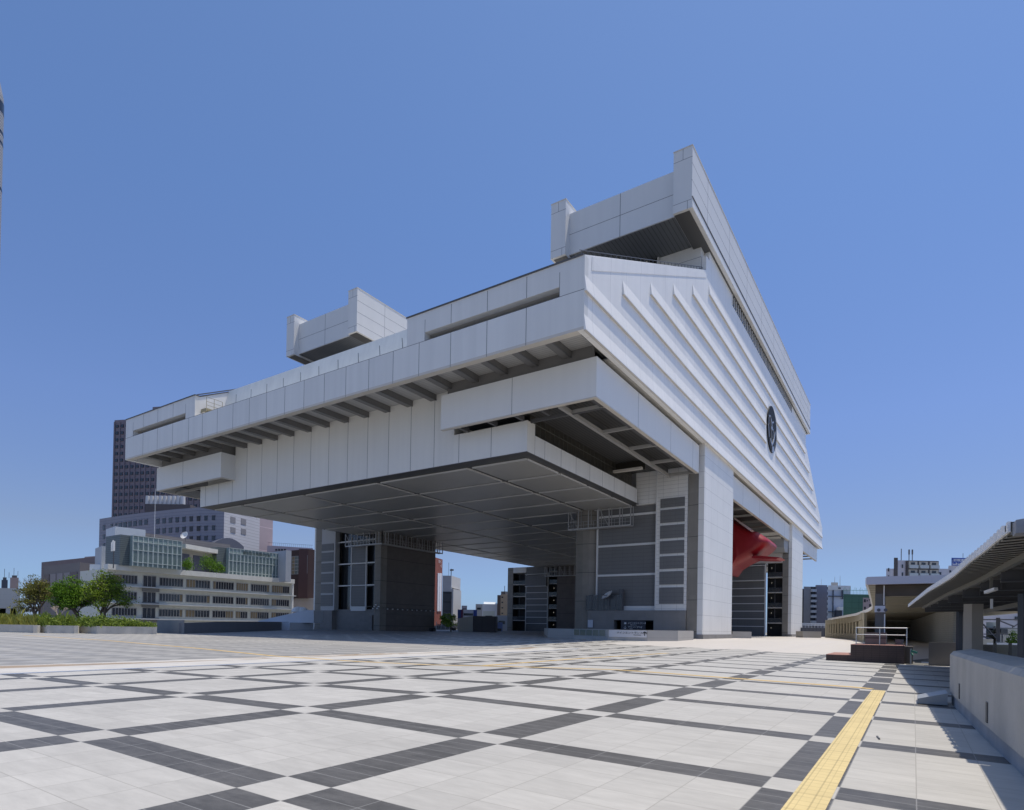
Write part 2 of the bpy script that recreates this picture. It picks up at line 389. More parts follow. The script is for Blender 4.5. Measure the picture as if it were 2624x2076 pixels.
slope(XT0-.1, XT0+.25, YF+.3, ZT+.13, YP, ZP+.13); slope(XT1-.25, XT1+.1, YF+.3, ZT+.13, YP, ZP+.13)
b.build('roof_coping', darkmetal, mus)
# --- middle stretch: set-back sloping face
b = MB()
b.hexa([(XT1, 48.6, 28.6), (XT0, 48.6, 28.6), (XT0, 52, 28.6), (XT1, 52, 28.6)], [(XT1, 49.7, 34.6), (XT0, 49.7, 34.6), (XT0, 52, 34.6), (XT1, 52, 34.6)])
def fp(x, z, o=.012): return (x, 48.6+(z-28.6)*1.1/6-o, z)
x = XT1+1.2
k = 0
while x < XT0:
    for za, zb, sh in ((29.8, 31.6, 0), (32.2, 33.7, 1.8)):
        xx = x+sh
        if xx < XT0-1: b.hexa([fp(xx-.35-.04, za), fp(xx-.35+.04, za), fp(xx-.35+.04, za, -.05), fp(xx-.35-.04, za, -.05)], [fp(xx-.75-.04, zb), fp(xx-.75+.04, zb), fp(xx-.75+.04, zb, -.05), fp(xx-.75-.04, zb, -.05)], 1)
    x += 3.57
b.box(XT1, XT0, YF+.7, 48.7, 28.9, 29.2, 0)
b.build('set_back_face', [mat('weathered_white_sheet', (.80, .80, .76), .55, 0, .06, .5, streak=.1), joint], mus)
b = MB()
for xx, s in ((XT1, -1), (XT0, 1)):       # inner flanks of the raised front parts
    b.ext([(xx, YF+.7, 28.9), (xx, 60, 28.9), (xx, 60, ZT+SL*(60-YF)-.02), (xx, YF+.7, ZT-.02)], (s*.5, 0, 0))
b.build('flank_wall', mat('bright_white_wall', (.74, .74, .74), .5), mus)
b = MB(); px_ = XT1+.45                                # access ladder and platform on the left flank
b.box(px_-.4, px_+.9, 45.7, 48.2, 30.55, 30.75); b.box(px_-.4, px_+.9, 45.7, 45.78, 30.3, 30.55)
for y in (45.8, 46.9, 48.1): b.bar((px_+.8, y, 29.2), (px_+.8, y, 32.3), .05)
for z in (31.2, 31.7, 32.3): b.bar((px_+.8, 45.8, z), (px_+.8, 48.1, z), .04)
b.build('access_platform', mat('olive_steel', (.30, .27, .18), .6), mus)
# --- right side wall with lapped ridges
b = MB()
ends = lambda y: 246.9-y
wallpoly = [(YF, Z0), (YB, Z0), (YB, ZT), (ends(YP), ZP), (ends(YP), 51.72), (YP+1.4, 51.72), (YP+1.4, 50.5), (YP, 50.5), (YP, ZP), (YF, ZT)]
b.ext([(XR, y, z) for y, z in wallpoly], (-.6, 0, 0))
RZ = [26.23+3.293*i for i in range(7)]
RY = [YF, YF, 52.65, 59.7, 66.7, 73.75, 80.8]
D = .20
def ridge(z, ya, yb):
    prof = [(XR+.005, z+1.28), (XR+D, z+.02), (XR+D, z-.06), (XR-.02, z-.06)]
    A = [(px, ya, pz) for px, pz in prof]; B = [(px, yb, pz) for px, pz in prof]
    b.hexa(A, B)
    b.box(XR-.02, XR+D-.01, ya+.02, yb-.02, z-.11, z-.062, 1)
for i, (z, y) in enumerate(zip(RZ, RY)):
    if i in (3, 4, 5):
        e = {3: (118.7, 128.3), 4: (118.2, 128.9), 5: (119.6, 127.9)}[i]
        ridge(z, y, e[0]); ridge(z, e[1], ends(y))
    else: ridge(z, y, ends(y))
# raised strip under the sloping top edge, joints
b.hexa([(XR+.05, YF+1.3, ZT-1.3+.6), (XR+.05, YP, ZP-1.0), (XR-.1, YP, ZP-1.0), (XR-.1, YF+1.3, ZT-1.3+.6)], [(XR+.05, YF+1.3, ZT+.5), (XR+.05, YP, ZP), (XR-.1, YP, ZP), (XR-.1, YF+1.3, ZT+.5)], 0)
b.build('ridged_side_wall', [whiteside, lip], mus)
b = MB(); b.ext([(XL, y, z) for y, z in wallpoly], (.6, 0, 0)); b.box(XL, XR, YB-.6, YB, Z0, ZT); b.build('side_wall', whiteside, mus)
b = MB()                                                   # strip window under the roof beam
b.box(XR-.02, XR+.03, 93, 146.5, 50.15, 51.65)
for i in range(45): b.box(XR+.02, XR+.12, 93+i*1.2-.06, 93+i*1.2+.06, 50.15, 51.65, 1)
b.build('strip_window', [glassdark, bandm], mus)
# --- emblem
em = MB(); n = 48
cy, cz, r = 123.45, 39.9, 4.35
circ = lambda rr, dx: [(XR+dx, cy+rr*math.cos(2*math.pi*i/n), cz+rr*math.sin(2*math.pi*i/n)) for i in range(n)]
em.hexa(circ(r, .02), circ(r, .22)); em.v and None
emb = em.build('emblem', [mat('emblem_black', (.012, .013, .015), .6, 0, .02, 1, spec=.2)], mus)
em = MB()
def arc(r0, r1, a0, a1, dx=.26, oy=0, oz=0, k=14):
    for i in range(k):
        t0 = math.radians(a0+(a1-a0)*i/k); t1 = math.radians(a0+(a1-a0)*(i+1)/k)
        P = [(XR+dx-.1, cy+oy+rr*math.cos(t), cz+oz+rr*math.sin(t)) for rr, t in ((r0, t0), (r1, t0), (r1, t1), (r0, t1))]
        em.ext(P, (.1, 0, 0))
arc(3.2, 4.3, 268, 300, k=8)
def st(pts, w=.28):
    for p, q in zip(pts, pts[1:]): em.bar((XR+.24, cy+p[0], cz+p[1]), (XR+.24, cy+q[0], cz+q[1]), .12, w)
st([(-3.6, 1.6), (-2.2, 1.9), (-.6, 1.1), (1.0, 1.7)]); st([(-3.6, 1.6), (-3.9, 0), (-3.0, -2.2)]); st([(-2.2, 1.9), (-1.6, -.3), (-1.0, -2.4)])
st([(-.6, 1.1), (.3, -.1), (.1, -1.5)], .3); st([(-1.4, .1), (.8, .0)], .5); st([(2.6, .2), (1.6, -1.5), (-.2, -3.1), (-2.0, -2.3)], .45); st([(-.2, -3.1), (.6, -4.0)], .3); st([(2.2, -1.6), (2.2, -3.6)], .2)
em.build('motif', mat('emblem_silver', (.40, .41, .43), .3, .5), emb)
# --- roof beams (two long hollow boxes with end fins)
def beam(x0, x1, x2, x3, y0, y1, right):
    b = MB()
    zb, zt = 51.76, 59.2
    for xa, xb in ((x2, x3), (x0, x1)):
        b.box(xa, xb, y0, y1, zb, zt)
        b.box(xa-.05, xb+.05, y0-.05, y1+.05, zt, zt+.12, 2)
        b.box(xa-.004, xb+.004, y0-.006, y0+.1, zt-1.32, zt-1.28, 1); b.box(xa-.004, xb+.004, y0-.006, y0+.1, zb+.98, zb+1.02, 1)
        xm = (xa+xb)/2; b.box(xm-.02, xm+.02, y0-.006, y0+.1, zt-1.3, zt, 1); b.box(xm+.6, xm+.64, y0-.006, y0+.1, zb, zb+1.0, 1)
    b.box(x3+.004, x3+.10, y0, y1, zb+1.22, zb+1.34, 1) if right else None
    if right: b.hexa([(x3+.0, y0, zb), (x3+.0, y1, zb), (x3+.09, y1, zb), (x3+.09, y0, zb)], [(x3, y0, zb+1.2), (x3, y1, zb+1.2), (x3+.02, y1, zb+1.2), (x3+.02, y0, zb+1.2)])
    b.box(x1, x2, y0+1.15, y1-1.1, 52.2, 57.85)
    b.box(x1, x2, y0+1.14, y0+1.3, 54.95, 55.0, 1); xm = (x1+x2)/2; b.box(xm-.03, xm+.03, y0+1.142, y0+1.3, 52.2, 57.85, 1)
    for zz in (53.1, 55.1, 57.1): b.box(x3-.1, x3+.006, y0, y1, zz-.02, zz+.02, 1)
    for k in range(9): b.box(x3-.1, x3+.006, y0+6.5+k*11, y0+6.54+k*11, zb, zt, 1)
    b.build('roof_beam', [mat('white_beam_cladding', (.70, .70, .69), .42, 0, .025, .2, streak=.04), joint, lip], mus)
    b = MB(); b.box(x1+.02, x2-.02, y0+1.3, y1-1.3, 52.12, 52.2); b.box(x2+.05, x3-.4, y0+.4, y1-1, zb-.05, zb-.004, 1); b.box(x0+.3, x1-.05, y0+.4, y1-1, zb-.05, zb-.004, 1)
    b.build('beam_soffit', [blacksoff, rimm], mus)
beam(-41.9, -39.65, -24.8, -22.5, 71.2, 170.0, True)
beam(-99.6, -97.4, -82.55, -80.3, 71.2, 170.0, False)
# --- body of the top storey below the beams
b = MB()
for xa, xb in ((-41.5, -23.75), (-99.0, -81.2)):
    b.box(xa, xb, YP-.2, ends(YP), 30, 52.1)
b.box(-83, -43, 60, 187, 30, 33.9)
for z in (50.45, 48.9): b.box(-41.5, -23.74, YP-.206, YP, z-.02, z+.02, 1)
b.build('top_storey', [white, joint], mus)
b = MB(); w0 = ony(1629, 676, YP-.25); w1 = ony(1688, 643, YP-.25)
b.box(w0.x-1.6, w1.x, YP-.35, YP-.2, w0.z-2, w1.z-.3)
for t in (w0.x-1.6, (w0.x+w1.x)/2, w1.x): b.box(t-.12, t+.12, YP-.45, YP-.35, w0.z-2, w1.z-.2, 1)
b.box(w0.x-1.6, w1.x, YP-.45, YP-.35, w1.z-.35, w1.z-.2, 1)
b.build('window', [glassdark, bandm], mus)
b = MB()                                                   # handrail on the coping
for xa in (XT0, XR-.5):
    b.bar((xa, YF, ZT+.55), (xa, YP, ZP+.55), .05) if xa == XR-.5 else None
for i in range(30):
    y = YF+.3+i*1.18; b.bar((XR-.5, y, ZT+SL*(y-YF)), (XR-.5, y, ZT+SL*(y-YF)+.55), .04)
b.build('handrail', darkmetal, mus)
# --- overhang soffit with ribs
b = MB(); b.box(XL+.6, XR-.6, YF+.72, 51.3, 27.1, 27.2); b.box(XR-4, XR-.6, 51.3, YB-1, 26.28, 26.4)
b.build('overhang_soffit', soffm, mus)
b = MB()
for x in [XT0+1.69-3.57*i for i in range(-5, 17)]:
    b.box(x-.42, x+.42, YF+.76, 51.28, 26.5, 27.1)
    b.box(x+.30, x+.44, YF+.76, 51.28, 26.46, 26.5, 1)
b.build('soffit_rib', [ribm, darkmetal], mus)
# --- main cross wall and tray-shaped slab
YW, SX0, SX1, SZ0, SZ1 = 51.28, -92.4, -32.56, 19.03, 22.15
b = MB()
b.box(SX0, SX1, YW, YW+1.5, SZ0, SZ1)
b.box(-83.2, -42.0, YW+.0, YW+1.5, SZ1, 27.65)
b.box(-92.4, -83.2, YW+1.2, YW+1.5, SZ1, 27.5); b.box(-42, -24.4, YW+1.2, YW+1.5, 25.9, 27.5)
x = -41.3
for i in range(15):
    xx = -41.3-3.545*i; b.box(xx-.025, xx+.025, YW-.006, YW+.01, SZ0+.02, 27.6 if -83 < xx < -42.2 else SZ1, 1)
for xx in (-37.0,): b.box(xx-.025, xx+.025, YW-.006, YW+.01, SZ0, SZ1, 1)
b.build('cross_wall', [mat('pale_grey_wall_panel', (.76, .745, .70), .45, 0, .03, .2, streak=.07, tile=(3.545, 0, 0, .02, -41.3, 0, 0)), joint], mus)
b = MB()
b.box(SX1-.5, SX1, YW+1.5, 80.3, SZ0, 21.0); b.box(SX0, SX0+.5, YW+1.5, 195, SZ0, 21.0); b.box(SX1-.5, SX1, 96.8, 195, SZ0, 21)
for i in range(8): y = 54.8+3.55*i; b.box(SX1-.1, SX1+.006, y-.02, y+.02, SZ0, 21.0, 1)
b.box(SX1-.1, SX1+.006, YW+1.5, YW+1.53, SZ0, SZ1, 1)
b.box(SX0+.5, SX1-.5, YW+1.5, 195, SZ0+.35, 20.9, 2)
b.build('slab', [white, joint, darkmetal], mus)
b = MB(); b.box(SX0+.02, SX1-.02, YW+.02, 194.9, SZ0-.06, SZ0-.004)
b.build('soffit_rim', rimm, mus)
b = MB()
XG = [-91.8, -84.0, -69.7, -55.4, -41.2, -33.45]; YG = [52.95+7.13*i for i in range(20)]
for i in range(5):
    for j in range(19):
        b.box(XG[i]+.36, XG[i+1]-.36, YG[j]+.30, YG[j+1]-.30, SZ0-.20, SZ0-.062)
        b.box(XG[i]+.35, XG[i+1]-.35, YG[j]+.14, YG[j]+.296, SZ0-.27, SZ0-.10, 1)  # paler edge strips stand in for panel sides lit by bounce
        b.box(XG[i+1]-.356, XG[i+1]-.22, YG[j]+.30, YG[j+1]-.30, SZ0-.27, SZ0-.10, 1)
b.build('soffit_panel', [panelsoff, mat('bounce_lit_panel_edge', (.60, .59, .57), .5)], mus)
# --- hanging box storey (side aisles)
def rbox(b, x0, x1, y0, y1, z0, z1): b.box(x0, x1, y0, y1, z0+.1, z1, 0); b.box(x0-.004, x1+.004, y0-.004, y1+.004, z0, z0+.1, 2)
b = MB(); YX = 49.08; XB = -23.9
rbox(b, -42.05, XB, YX, YX+.45, 22.08, 25.76)
rbox(b, XB-.45, XB, YX+.45, 80.2, 22.08, 25.76)
rbox(b, XB-.45, XB, 98.2, 151.0, 22.08, 25.76); rbox(b, XB-.45, XB, 169.5, 197.7, 22.08, 25.76)
b.box(-33.02, -32.98, YX-.006, YX+.01, 22.1, 25.76, 1)
for y in (59, 69, 77.5, 105, 118, 131, 144, 180, 190): b.box(XB-.1, XB+.006, y-.02, y+.02, 22.1, 25.76, 1)
rbox(b, -101.35, -83.2, YX, YX+.45, 22.08, 25.76); rbox(b, -83.65, -83.2, YX+.45, YW, 22.08, 25.76); rbox(b, -101.35, -100.9, YX+.45, 190, 22.08, 25.76)
b.box(-93.5, -93.45, YX-.006, YX+.01, 22.1, 25.76, 1)
b.build('hanging_box', [mat('pale_box_cladding', (.76, .755, .73), .4, 0, .02, .2, streak=.03), joint, lip], mus)
b = MB()
b.box(-41.6, XB-.5, YX+.5, YW+1.2, 25.85, 27.55, 0); b.box(-100.8, -83.7, YX+.5, YW+1.2, 25.85, 27.55, 0)
b.box(XB-1.0, XB-.5, YX+.6, 200, 25.8, 26.6, 0)
b.build('box_lintel', ribm, mus)
b = MB()
b.box(-41.6, XB-.46, YX+.46, 80.6, 23.3, 23.4, 1); b.box(-31.9, XB-.46, 97, 190, 23.3, 23.4, 1); b.box(-100.8, -92.4, YX+.46, 80.6, 23.3, 23.4, 1); b.box(-92.4, -83.7, YX+.46, YW, 23.3, 23.4, 1)
for i in range(21):
    y = 51.9+7.0*i
    if 80 < y < 97 or 152 < y < 168: continue
    b.box(-27.9, XB-.46, y-.12, y+.12, 22.1, 22.45, 2); b.box(-100.8, -92.5, y-.12, y+.12, 22.1, 22.45, 2)
b.box(-28.1, -27.75, 49.6, 80.3, 22.0, 22.4, 2); b.box(-28.3, -28.1, 49.6, 80.3, 22.4, 23.3, 0); b.box(XB-.9, XB-.5, 49.6, 80.2, 22.15, 22.5)
for x in (-40, -36.3, -33, -30, -27.9): b.box(x-.12, x+.12, YX+.46, YW-.05, 22.1, 22.6)
b.box(-32.5, XB-.6, 51.8, 52.0, 22.02, 22.35)
b.build('aisle_beam', [darkmetal, mat('black_ribbed_ceiling', (.07, .07, .07), .6, lines=[('x', .4, 0, .12, .5)]), mat('grey_steel_beam', (.36, .35, .335), .5)], mus)
b = MB()                                                   # dark glazed wall above the slab edge
b.box(SX1-.9, SX1-.7, YW+1.6, 80, 21.0, 26.2)
for y in [53+1.0*i for i in range(27)]: b.box(SX1-.7, SX1-.66, y-.02, y+.02, 21, 26.2, 1)
for z in (22.6, 24.3): b.box(SX1-.7, SX1-.65, YW+1.6, 80, z-.03, z+.03, 1)
b.box(-34, -29.3, 73.6, 74.1, 21.9, 22.2, 3); b.box(-34.2, -29.2, 74.6, 74.8, 22, 26, 0)
b.build('clerestory', [mat('bronze_glass', (.04, .037, .03), .3), mat('thin_mullion', (.12, .12, .11), .5), joint, lip], mus)
# =================================================================== LEGS
def leg_front_right():
    y0, y1 = 81.11, 96.5
    b = MB(); b.box(-24.15, -23.4, y0, y1, .75, 26.3); b.build('white_column_cladding', whitegrid, mus)
    b = MB(); b.box(-24.2, -23.25, y0-.12, y1+.1, ZG-.1, .75); b.build('plinth', stonebase, mus)
    b = MB(); b.box(-25.55, -24.15, y0+.02, y1-.2, ZG-.1, 22.6); b.box(-25.6, -24.2, y0-.1, y0+.02, ZG-.1, .72); b.build('stone_pier', stone, mus)
    # grid bay
    b = MB()
    b.box(-29.85, -25.6, y0-.12, y0+1, 3.96, 26)
    b.box(-33.0, -29.85, y0-.02, y0+1, 18.9, 26)
    b.box(-30.0, -29.86, y0-.16, y0-.1, 3.96, 26, 1)
    b.build('white_bay', [cream, bandm], mus)
    b = MB()
    zs = [(4.85, 7.1), (7.5, 9.3), (9.65, 11.4), (11.75, 13.5), (13.85, 15.65), (16.0, 17.8), (18.1, 19.35)]
    for za, zb in zs: b.box(-29.35, -25.95, y0-.2, y0-.12, za, zb)
    b.build('mesh_panel', greypanel, mus)
    b = MB(); b.box(-39.2, -29.9, y0+.6, y0+1.4, 3.9, 19.2)
    b.build('recessed_wall', greypanel, mus)
    b = MB()
    for z in (9.15, 13.45, 17.75): b.box(-39.1, -29.95, y0+.45, y0+.6, z-.2, z+.1)
    b.box(-39.25, -39.05, y0+.35, y0+.6, 3.9, 19); b.box(-39.2, -29.9, y0+.4, y0+.6, 3.9, 4.6)
    b.build('pale_band', bandm, mus)
    # stone corner pier, chamfered
    b = MB(); b.ext([(-42.6, y0+.3, ZG-.1), (-41.3, y0, ZG-.1), (-40.3, y0+.15, ZG-.1), (-39.25, y0+.8, ZG-.1), (-39.25, y1, ZG-.1), (-42.6, y1, ZG-.1)], (0, 0, 18.95)); b.build('stone_pier', stone, mus)
    b = MB(); b.box(-40.2, -36.0, y0-.3, y0+1, ZG-.1, 3.96); b.box(-30.06, -25.6, y0-.3, y0+1, ZG-.1, 3.96); b.box(-36.0, -30.06, y0-.3, y0+1, 2.58, 3.96)
    b.box(-36.0, -30.06, y0+2.2, y0+2.4, ZG-.1, 2.6, 1); b.build('stone_base', [stonebase, glassdark], mus)
    b = MB(); b.box(-39.2, -25.6, y1-.3, y1, 0, 18.9); b.box(-33, -25.6, y1-.3, y1, 18.9, 26); b.build('back_wall', stonebase, mus)
leg_front_right()
def cage(x0, x1, y0, y1, z0, z1, right=True):
    """maintenance gantry round a corner"""
    b = MB(); o = 1.1
    def run(p, q, nrm):
        p, q = Vector(p), Vector(q); n = max(2, int((q-p).length/1.55)); nv = Vector(nrm)*.9
        b.bar(p+Vector((0, 0, z0)), q+Vector((0, 0, z0)), .12, .22); b.bar(p-nv+Vector((0, 0, z0)), q-nv+Vector((0, 0, z0)), .10, .16)
        for h in (.55, 1.05): b.bar(p+Vector((0, 0, z0+h)), q+Vector((0, 0, z0+h)), .045)
        for i in range(n+1):
            t = p.lerp(q, i/n)
            b.bar(t+Vector((0, 0, z0)), t+Vector((0, 0, z1)), .13); b.bar(t-nv+Vector((0, 0, z0)), t-nv+Vector((0, 0, z1)), .09)
            b.bar(t+Vector((0, 0, z0)), t-nv+Vector((0, 0, z0)), .07)
            if i < n and (i % 3 == 0):
                s = p.lerp(q, (i+1)/n); b.bar(t+Vector((0, 0, z1)), s+Vector((0, 0, z0)), .07)
            if i < n:
                s = p.lerp(q, (i+.5)/n); b.bar(s+Vector((0, 0, z0)), s+Vector((0, 0, z0+1.05)), .04)
    run((x0, y0-o, 0), (x1, y0-o, 0), (0, -1, 0))
    if right: run((x1+.0, y0-o, 0), (x1+.0, y1, 0), (1, 0, 0))
    b.box(x0, x1, y0-o+.05, y0-.15, z0-.03, z0+.02)
    b.build('gantry', mat('galvanised_steel', (.42, .42, .42), .45, .5), mus)
cage(-43.3, -33.4, 81.3, 81.3, 16.0, 18.8, False)
def leg_front_left():
    y0, y1 = 81.11, 96.7
    b = MB(); b.box(-102.75, -102.35, y0, y1, ZG-.1, 26); b.build('white_column_cladding', whitegrid, mus)
    b = MB(); b.box(-102.35, -100.45, y0+.02, y1, ZG-.1, 26.0); b.box(-102.3, -100.4, y0-.1, y0+.02, ZG-.1, .5); b.build('stone_pier', stone, mus)
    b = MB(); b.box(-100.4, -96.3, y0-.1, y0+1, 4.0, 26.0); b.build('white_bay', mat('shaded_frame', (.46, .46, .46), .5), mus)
    b = MB()
    zs = [(4.85, 7.1), (7.5, 9.3), (9.65, 11.4), (11.75, 13.5), (13.85, 15.65), (16.0, 17.4)]
    for za, zb in zs: b.box(-100.3, -96.75, y0-.18, y0-.1, za, zb)
    b.build('mesh_panel', greypanel, mus)
    b = MB(); b.box(-96.3, -85.2, y0+1.6, y0+2, 4.2, 22); b.build('recessed_wall', glassdark, mus)
    b = MB()
    for za, zb in ((4.9, 8.7), (9.1, 13.0), (13.4, 17.4)): b.box(-92.3, -88.4, y0+.7, y0+.9, za, zb)
    b.build('mesh_panel', greypanel, mus)
    b = MB()
    for z in (8.9, 13.2, 17.6): b.box(-96.3, -85.2, y0+.66, y0+.9, z-.12, z+.12)
    for x in (-92.4, -88.2): b.box(x-.1, x+.1, y0+.6, y0+.9, 4.2, 18.4)
    b.box(-92.3, -88.2, y0+.62, y0+.9, 3.9, 4.8)
    b.build('pale_band', bandm, mus)
    b = MB(); b.box(-100.45, -96.9, y0-.1, y0+1, ZG-.1, 4.0); b.box(-96.9, -86.6, y0+.9, y0+2, ZG-.1, 4.2)
    b.box(-86.6, -85.15, y0+.9, y0+1.6, 3.1, 4.2); b.build('stone_base', stonebase, mus)
    b = MB(); b.box(-86.7, -85.1, y0+1.7, y0+1.9, ZG-.1, 3.1); b.build('door', glassdark, mus)
    b = MB(); b.box(-85.2, -83.6, y0, y0+1.6, ZG-.1, 19.0); b.build('stone_pier', stone, mus)
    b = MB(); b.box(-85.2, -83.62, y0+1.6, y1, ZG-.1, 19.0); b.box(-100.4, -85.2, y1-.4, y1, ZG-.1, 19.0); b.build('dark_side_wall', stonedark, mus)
    b = MB()
    for i in range(11):
        y = y0+1.5+i*1.35; b.bar((-83.6, y, 4.2+(i % 2)*.15), (-83.1, y, 4.3), .06); b.box(-83.2, -83.0, y-.1, y+.1, 4.2, 4.4, 1)
    b.tube((-83.45, y0+.5, 4.5), (-83.45, y1-.3, 4.5), .04); b.tube((-83.5, y0+.5, 3.4), (-83.5, y1-.3, 3.3), .03)
    for i in range(5): b.box(-85.1+i*.35, -84.9+i*.35, y0-.5, y0-.2, 4.2+.35*(i % 3), 4.45+.35*(i % 3), 1)
    b.bar((-85.2, y0-.35, 4.4), (-83.4, y0-.35, 4.6), .05); b.bar((-84.4, y0-.3, 3.6), (-84.4, y0-.3, 5.2), .05)
    b.build('wall_lamp', [darkmetal, bandm], mus)
leg_front_left()
cage(-92.4, -82.4, 81.3, 97.5, 16.4, 18.8, True)
stairdark = mat('dark_stairwell', (.03, .03, .033), .7)
def stair_bay(x0, x1, y, top, n=5, h=3.55, mid=True, lamp=True):
    b = MB(); b.box(x0, x1, y+2.4, y+2.8, ZG-.1, top, 0)
    b.box(x0-.05, x0+.05, y+.2, y+2.6, ZG, top, 0)
    b.build('stairwell', stairdark, mus)
    b = MB()
    for i in range(n):
        z = 3.3+h*i
        b.box(x0, x1, y+.1, y+2.4, z-.18, z, 0)
        b.box(x0+.05, x1-.05, y+.05, y+.1, z-.18, z+.05, 0)
    if mid: b.box((x0+x1)/2-.06, (x0+x1)/2+.06, y+.1, y+.2, 3.3, top, 1)
    b.build('balcony_slab', [mat('lit_balcony_edge', (.50, .47, .42), .6), darkmetal], mus)
    b = MB()
    for i in range(n): z = 3.3+h*i; b.box(x0+.1, x1-.1, y+.06, y+.09, z+.05, z+1.1)
    b.build('balustrade_glass', mat('smoked_glass', (.07, .075, .08), .15, 0, .02, .3, alpha=.85), mus)
    b = MB()
    for i in range(n if lamp else 0): z = 3.3+h*i-1.2; b.tube((x0+.5, y+2.2, z), (x0+.5, y+2.35, z), .045)
    lm = bpy.data.materials.get('stair_lamp')
    if not lm:
        lm = bpy.data.materials.new('stair_lamp'); lm.use_nodes = True; e = lm.node_tree.nodes['Principled BSDF']; e.inputs['Emission Color'].default_value = (1, .93, .8, 1); e.inputs['Emission Strength'].default_value = 1.0
    if lamp: b.build('wall_lamp', lm, mus)
def shutter_bay(x0, x1, y, top):
    b = MB(); b.box(x0, x1, y, y+1, ZG-.1, top)
    b.box(x0, x1, y-.9, y, 13.3, 16.4)
    b.build('shutter_wall', greypanel, mus)
    b = MB()
    for z in (2.4, 4.2, 6.0, 7.8, 9.6, 11.4, 13.2, 16.7): b.box(x0, x1, y-.12 if z < 13 else y-.95, y, z-.09, z+.09)
    b.box(x0-.2, x0, y-.15, y+.5, ZG, 17); b.box(x1, x1+.2, y-.15, y+.5, ZG, 17)
    b.build('pale_band', bandm, mus)
def leg_rear_left():
    y = 151.0
    b = MB(); b.box(-101.9, -100.0, y, 167, ZG-.1, 19.0); b.build('stone_pier', stone, mus)
    stair_bay(-100.0, -95.4, y, 17.2, lamp=False)
    b = MB(); b.box(-100, -95.4, y+.02, y+1, 17.4, 19.0); b.build('white_bay', cream, mus)
    shutter_bay(-95.2, -88.0, y, 19.0)
    stair_bay(-87.7, -84.9, y, 19.0, mid=False)
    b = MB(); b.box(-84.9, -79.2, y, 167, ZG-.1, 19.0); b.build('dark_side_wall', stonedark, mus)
leg_rear_left()
cage(-88.5, -79.0, y0=151.2, y1=152, z0=16.0, z1=18.8, right=False)
def leg_rear_right():
    y = 151.0
    shutter_bay(-37.5, -29.2, y, 19.0)
    stair_bay(-28.6, -25.35, y, 19.0)
    b = MB(); b.box(-25.35, -24.1, y, 167, ZG-.1, 19.3); b.build('stone_pier', stone, mus)
    b = MB(); b.box(-24.1, -23.4, y, 167.2, .7, 26.3); b.build('white_column_cladding', whitegrid, mus)
    b = MB(); b.box(-24.2, -23.25, y-.12, 167.4, ZG-.1, .7); b.build('plinth', stonebase, mus)
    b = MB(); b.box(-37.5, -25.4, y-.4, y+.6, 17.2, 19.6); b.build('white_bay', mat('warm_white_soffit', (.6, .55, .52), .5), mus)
    # faceted grey balcony box
    P = lambda z, o: [(-36, y-2-o, z), (-24.6, y-2-o, z), (-24.3+o*.1, y-.5, z), (-24.3+o*.1, y+1, z), (-36, y+1, z)]
    b = MB()
    zs = [(19.4, 0.0), (20.4, 1.2), (22.4, 1.4), (24.2, .6), (25.5, 0)]
    for (za, oa), (zb, ob) in zip(zs, zs[1:]): b.hexa(P(za, oa), P(zb, ob))
    b.build('faceted_balcony', mat('grey_faceted_panels', (.34, .35, .37), .45, 0, .03, .3, lines=[('z', 1.2, .2, .04, .3), ('x', 2.4, 0, .04, .3)]), mus)
    b = MB(); b.hexa([(-36, y-6, 22.2), (-25.2, y-6, 22.2), (-25.2, y-2.5, 22.4), (-36, y-2.5, 22.4)], [(-36, y-12, 26), (-24.6, y-12, 26), (-24.6, y-2, 26), (-36, y-2, 26)]); b.build('sloping_panel', cream, mus)
leg_rear_right()
# --- red escalator hood between the right legs
redm = mat('glossy_red_shell', (.30, .007, .012), .45, 0, .03, .3)
rh = thing('escalator_hood', (-31, 118, 10), 'big red shell of the escalator tube under the museum between the white columns', 'escalator hood')
c4 = lambda x, y: (1860+x/9.49, 1300+y/9.49)
Yn, Yr_ = 112.0, 128.0
out = [(0, 250), (100, 270), (600, 560), (760, 600), (900, 690), (1040, 830), (960, 960), (850, 1050), (700, 1160), (450, 1280), (200, 1430), (0, 1560)]
b = MB()
A = [ony(*c4(*p), 120) for p in out]
ctr = sum(A, Vector())/len(A)
def densify(P, n=5):
    o = []
    for i in range(len(P)):
        p0, p1, p2, p3 = P[i-1], P[i], P[(i+1) % len(P)], P[(i+2) % len(P)]
        for k in range(n):
            t_ = k/n; o.append(.5*((2*p1)+(p2-p0)*t_+(2*p0-5*p1+4*p2-p3)*t_*t_+(3*p1-p0-3*p2+p3)*t_**3))
    return o
A2 = densify(A); rings = []
for f_, dy in ((.5, -1.5), (.72, -1.35), (.86, -1.0), (.95, -.5), (1.0, 0), (1.0, 8)): rings.append([ctr.lerp(a, f_)+Vector((0, dy, 0)) for a in A2])
n_ = len(A2); b.poly(rings[0]); b.poly(rings[-1])
for r1, r2 in zip(rings, rings[1:]):
    for i in range(n_): b.poly([r1[i], r1[(i+1) % n_], r2[(i+1) % n_], r2[i]])
sh_ = b.build('shell', redm, rh, True)
bm = bmesh.new(); bm.from_mesh(sh_.data); bmesh.ops.remove_doubles(bm, verts=bm.verts, dist=.001); bmesh.ops.recalc_face_normals(bm, faces=bm.faces); bm.to_mesh(sh_.data); bm.free()
b = MB()
fin = [(620, 1190), (720, 1170), (1330, 1220), (1220, 1255), (900, 1250), (640, 1235)]
b.ext([ony(*c4(*p), 118) for p in fin], (0, 5, 0)); b.build('fin', redm, rh)
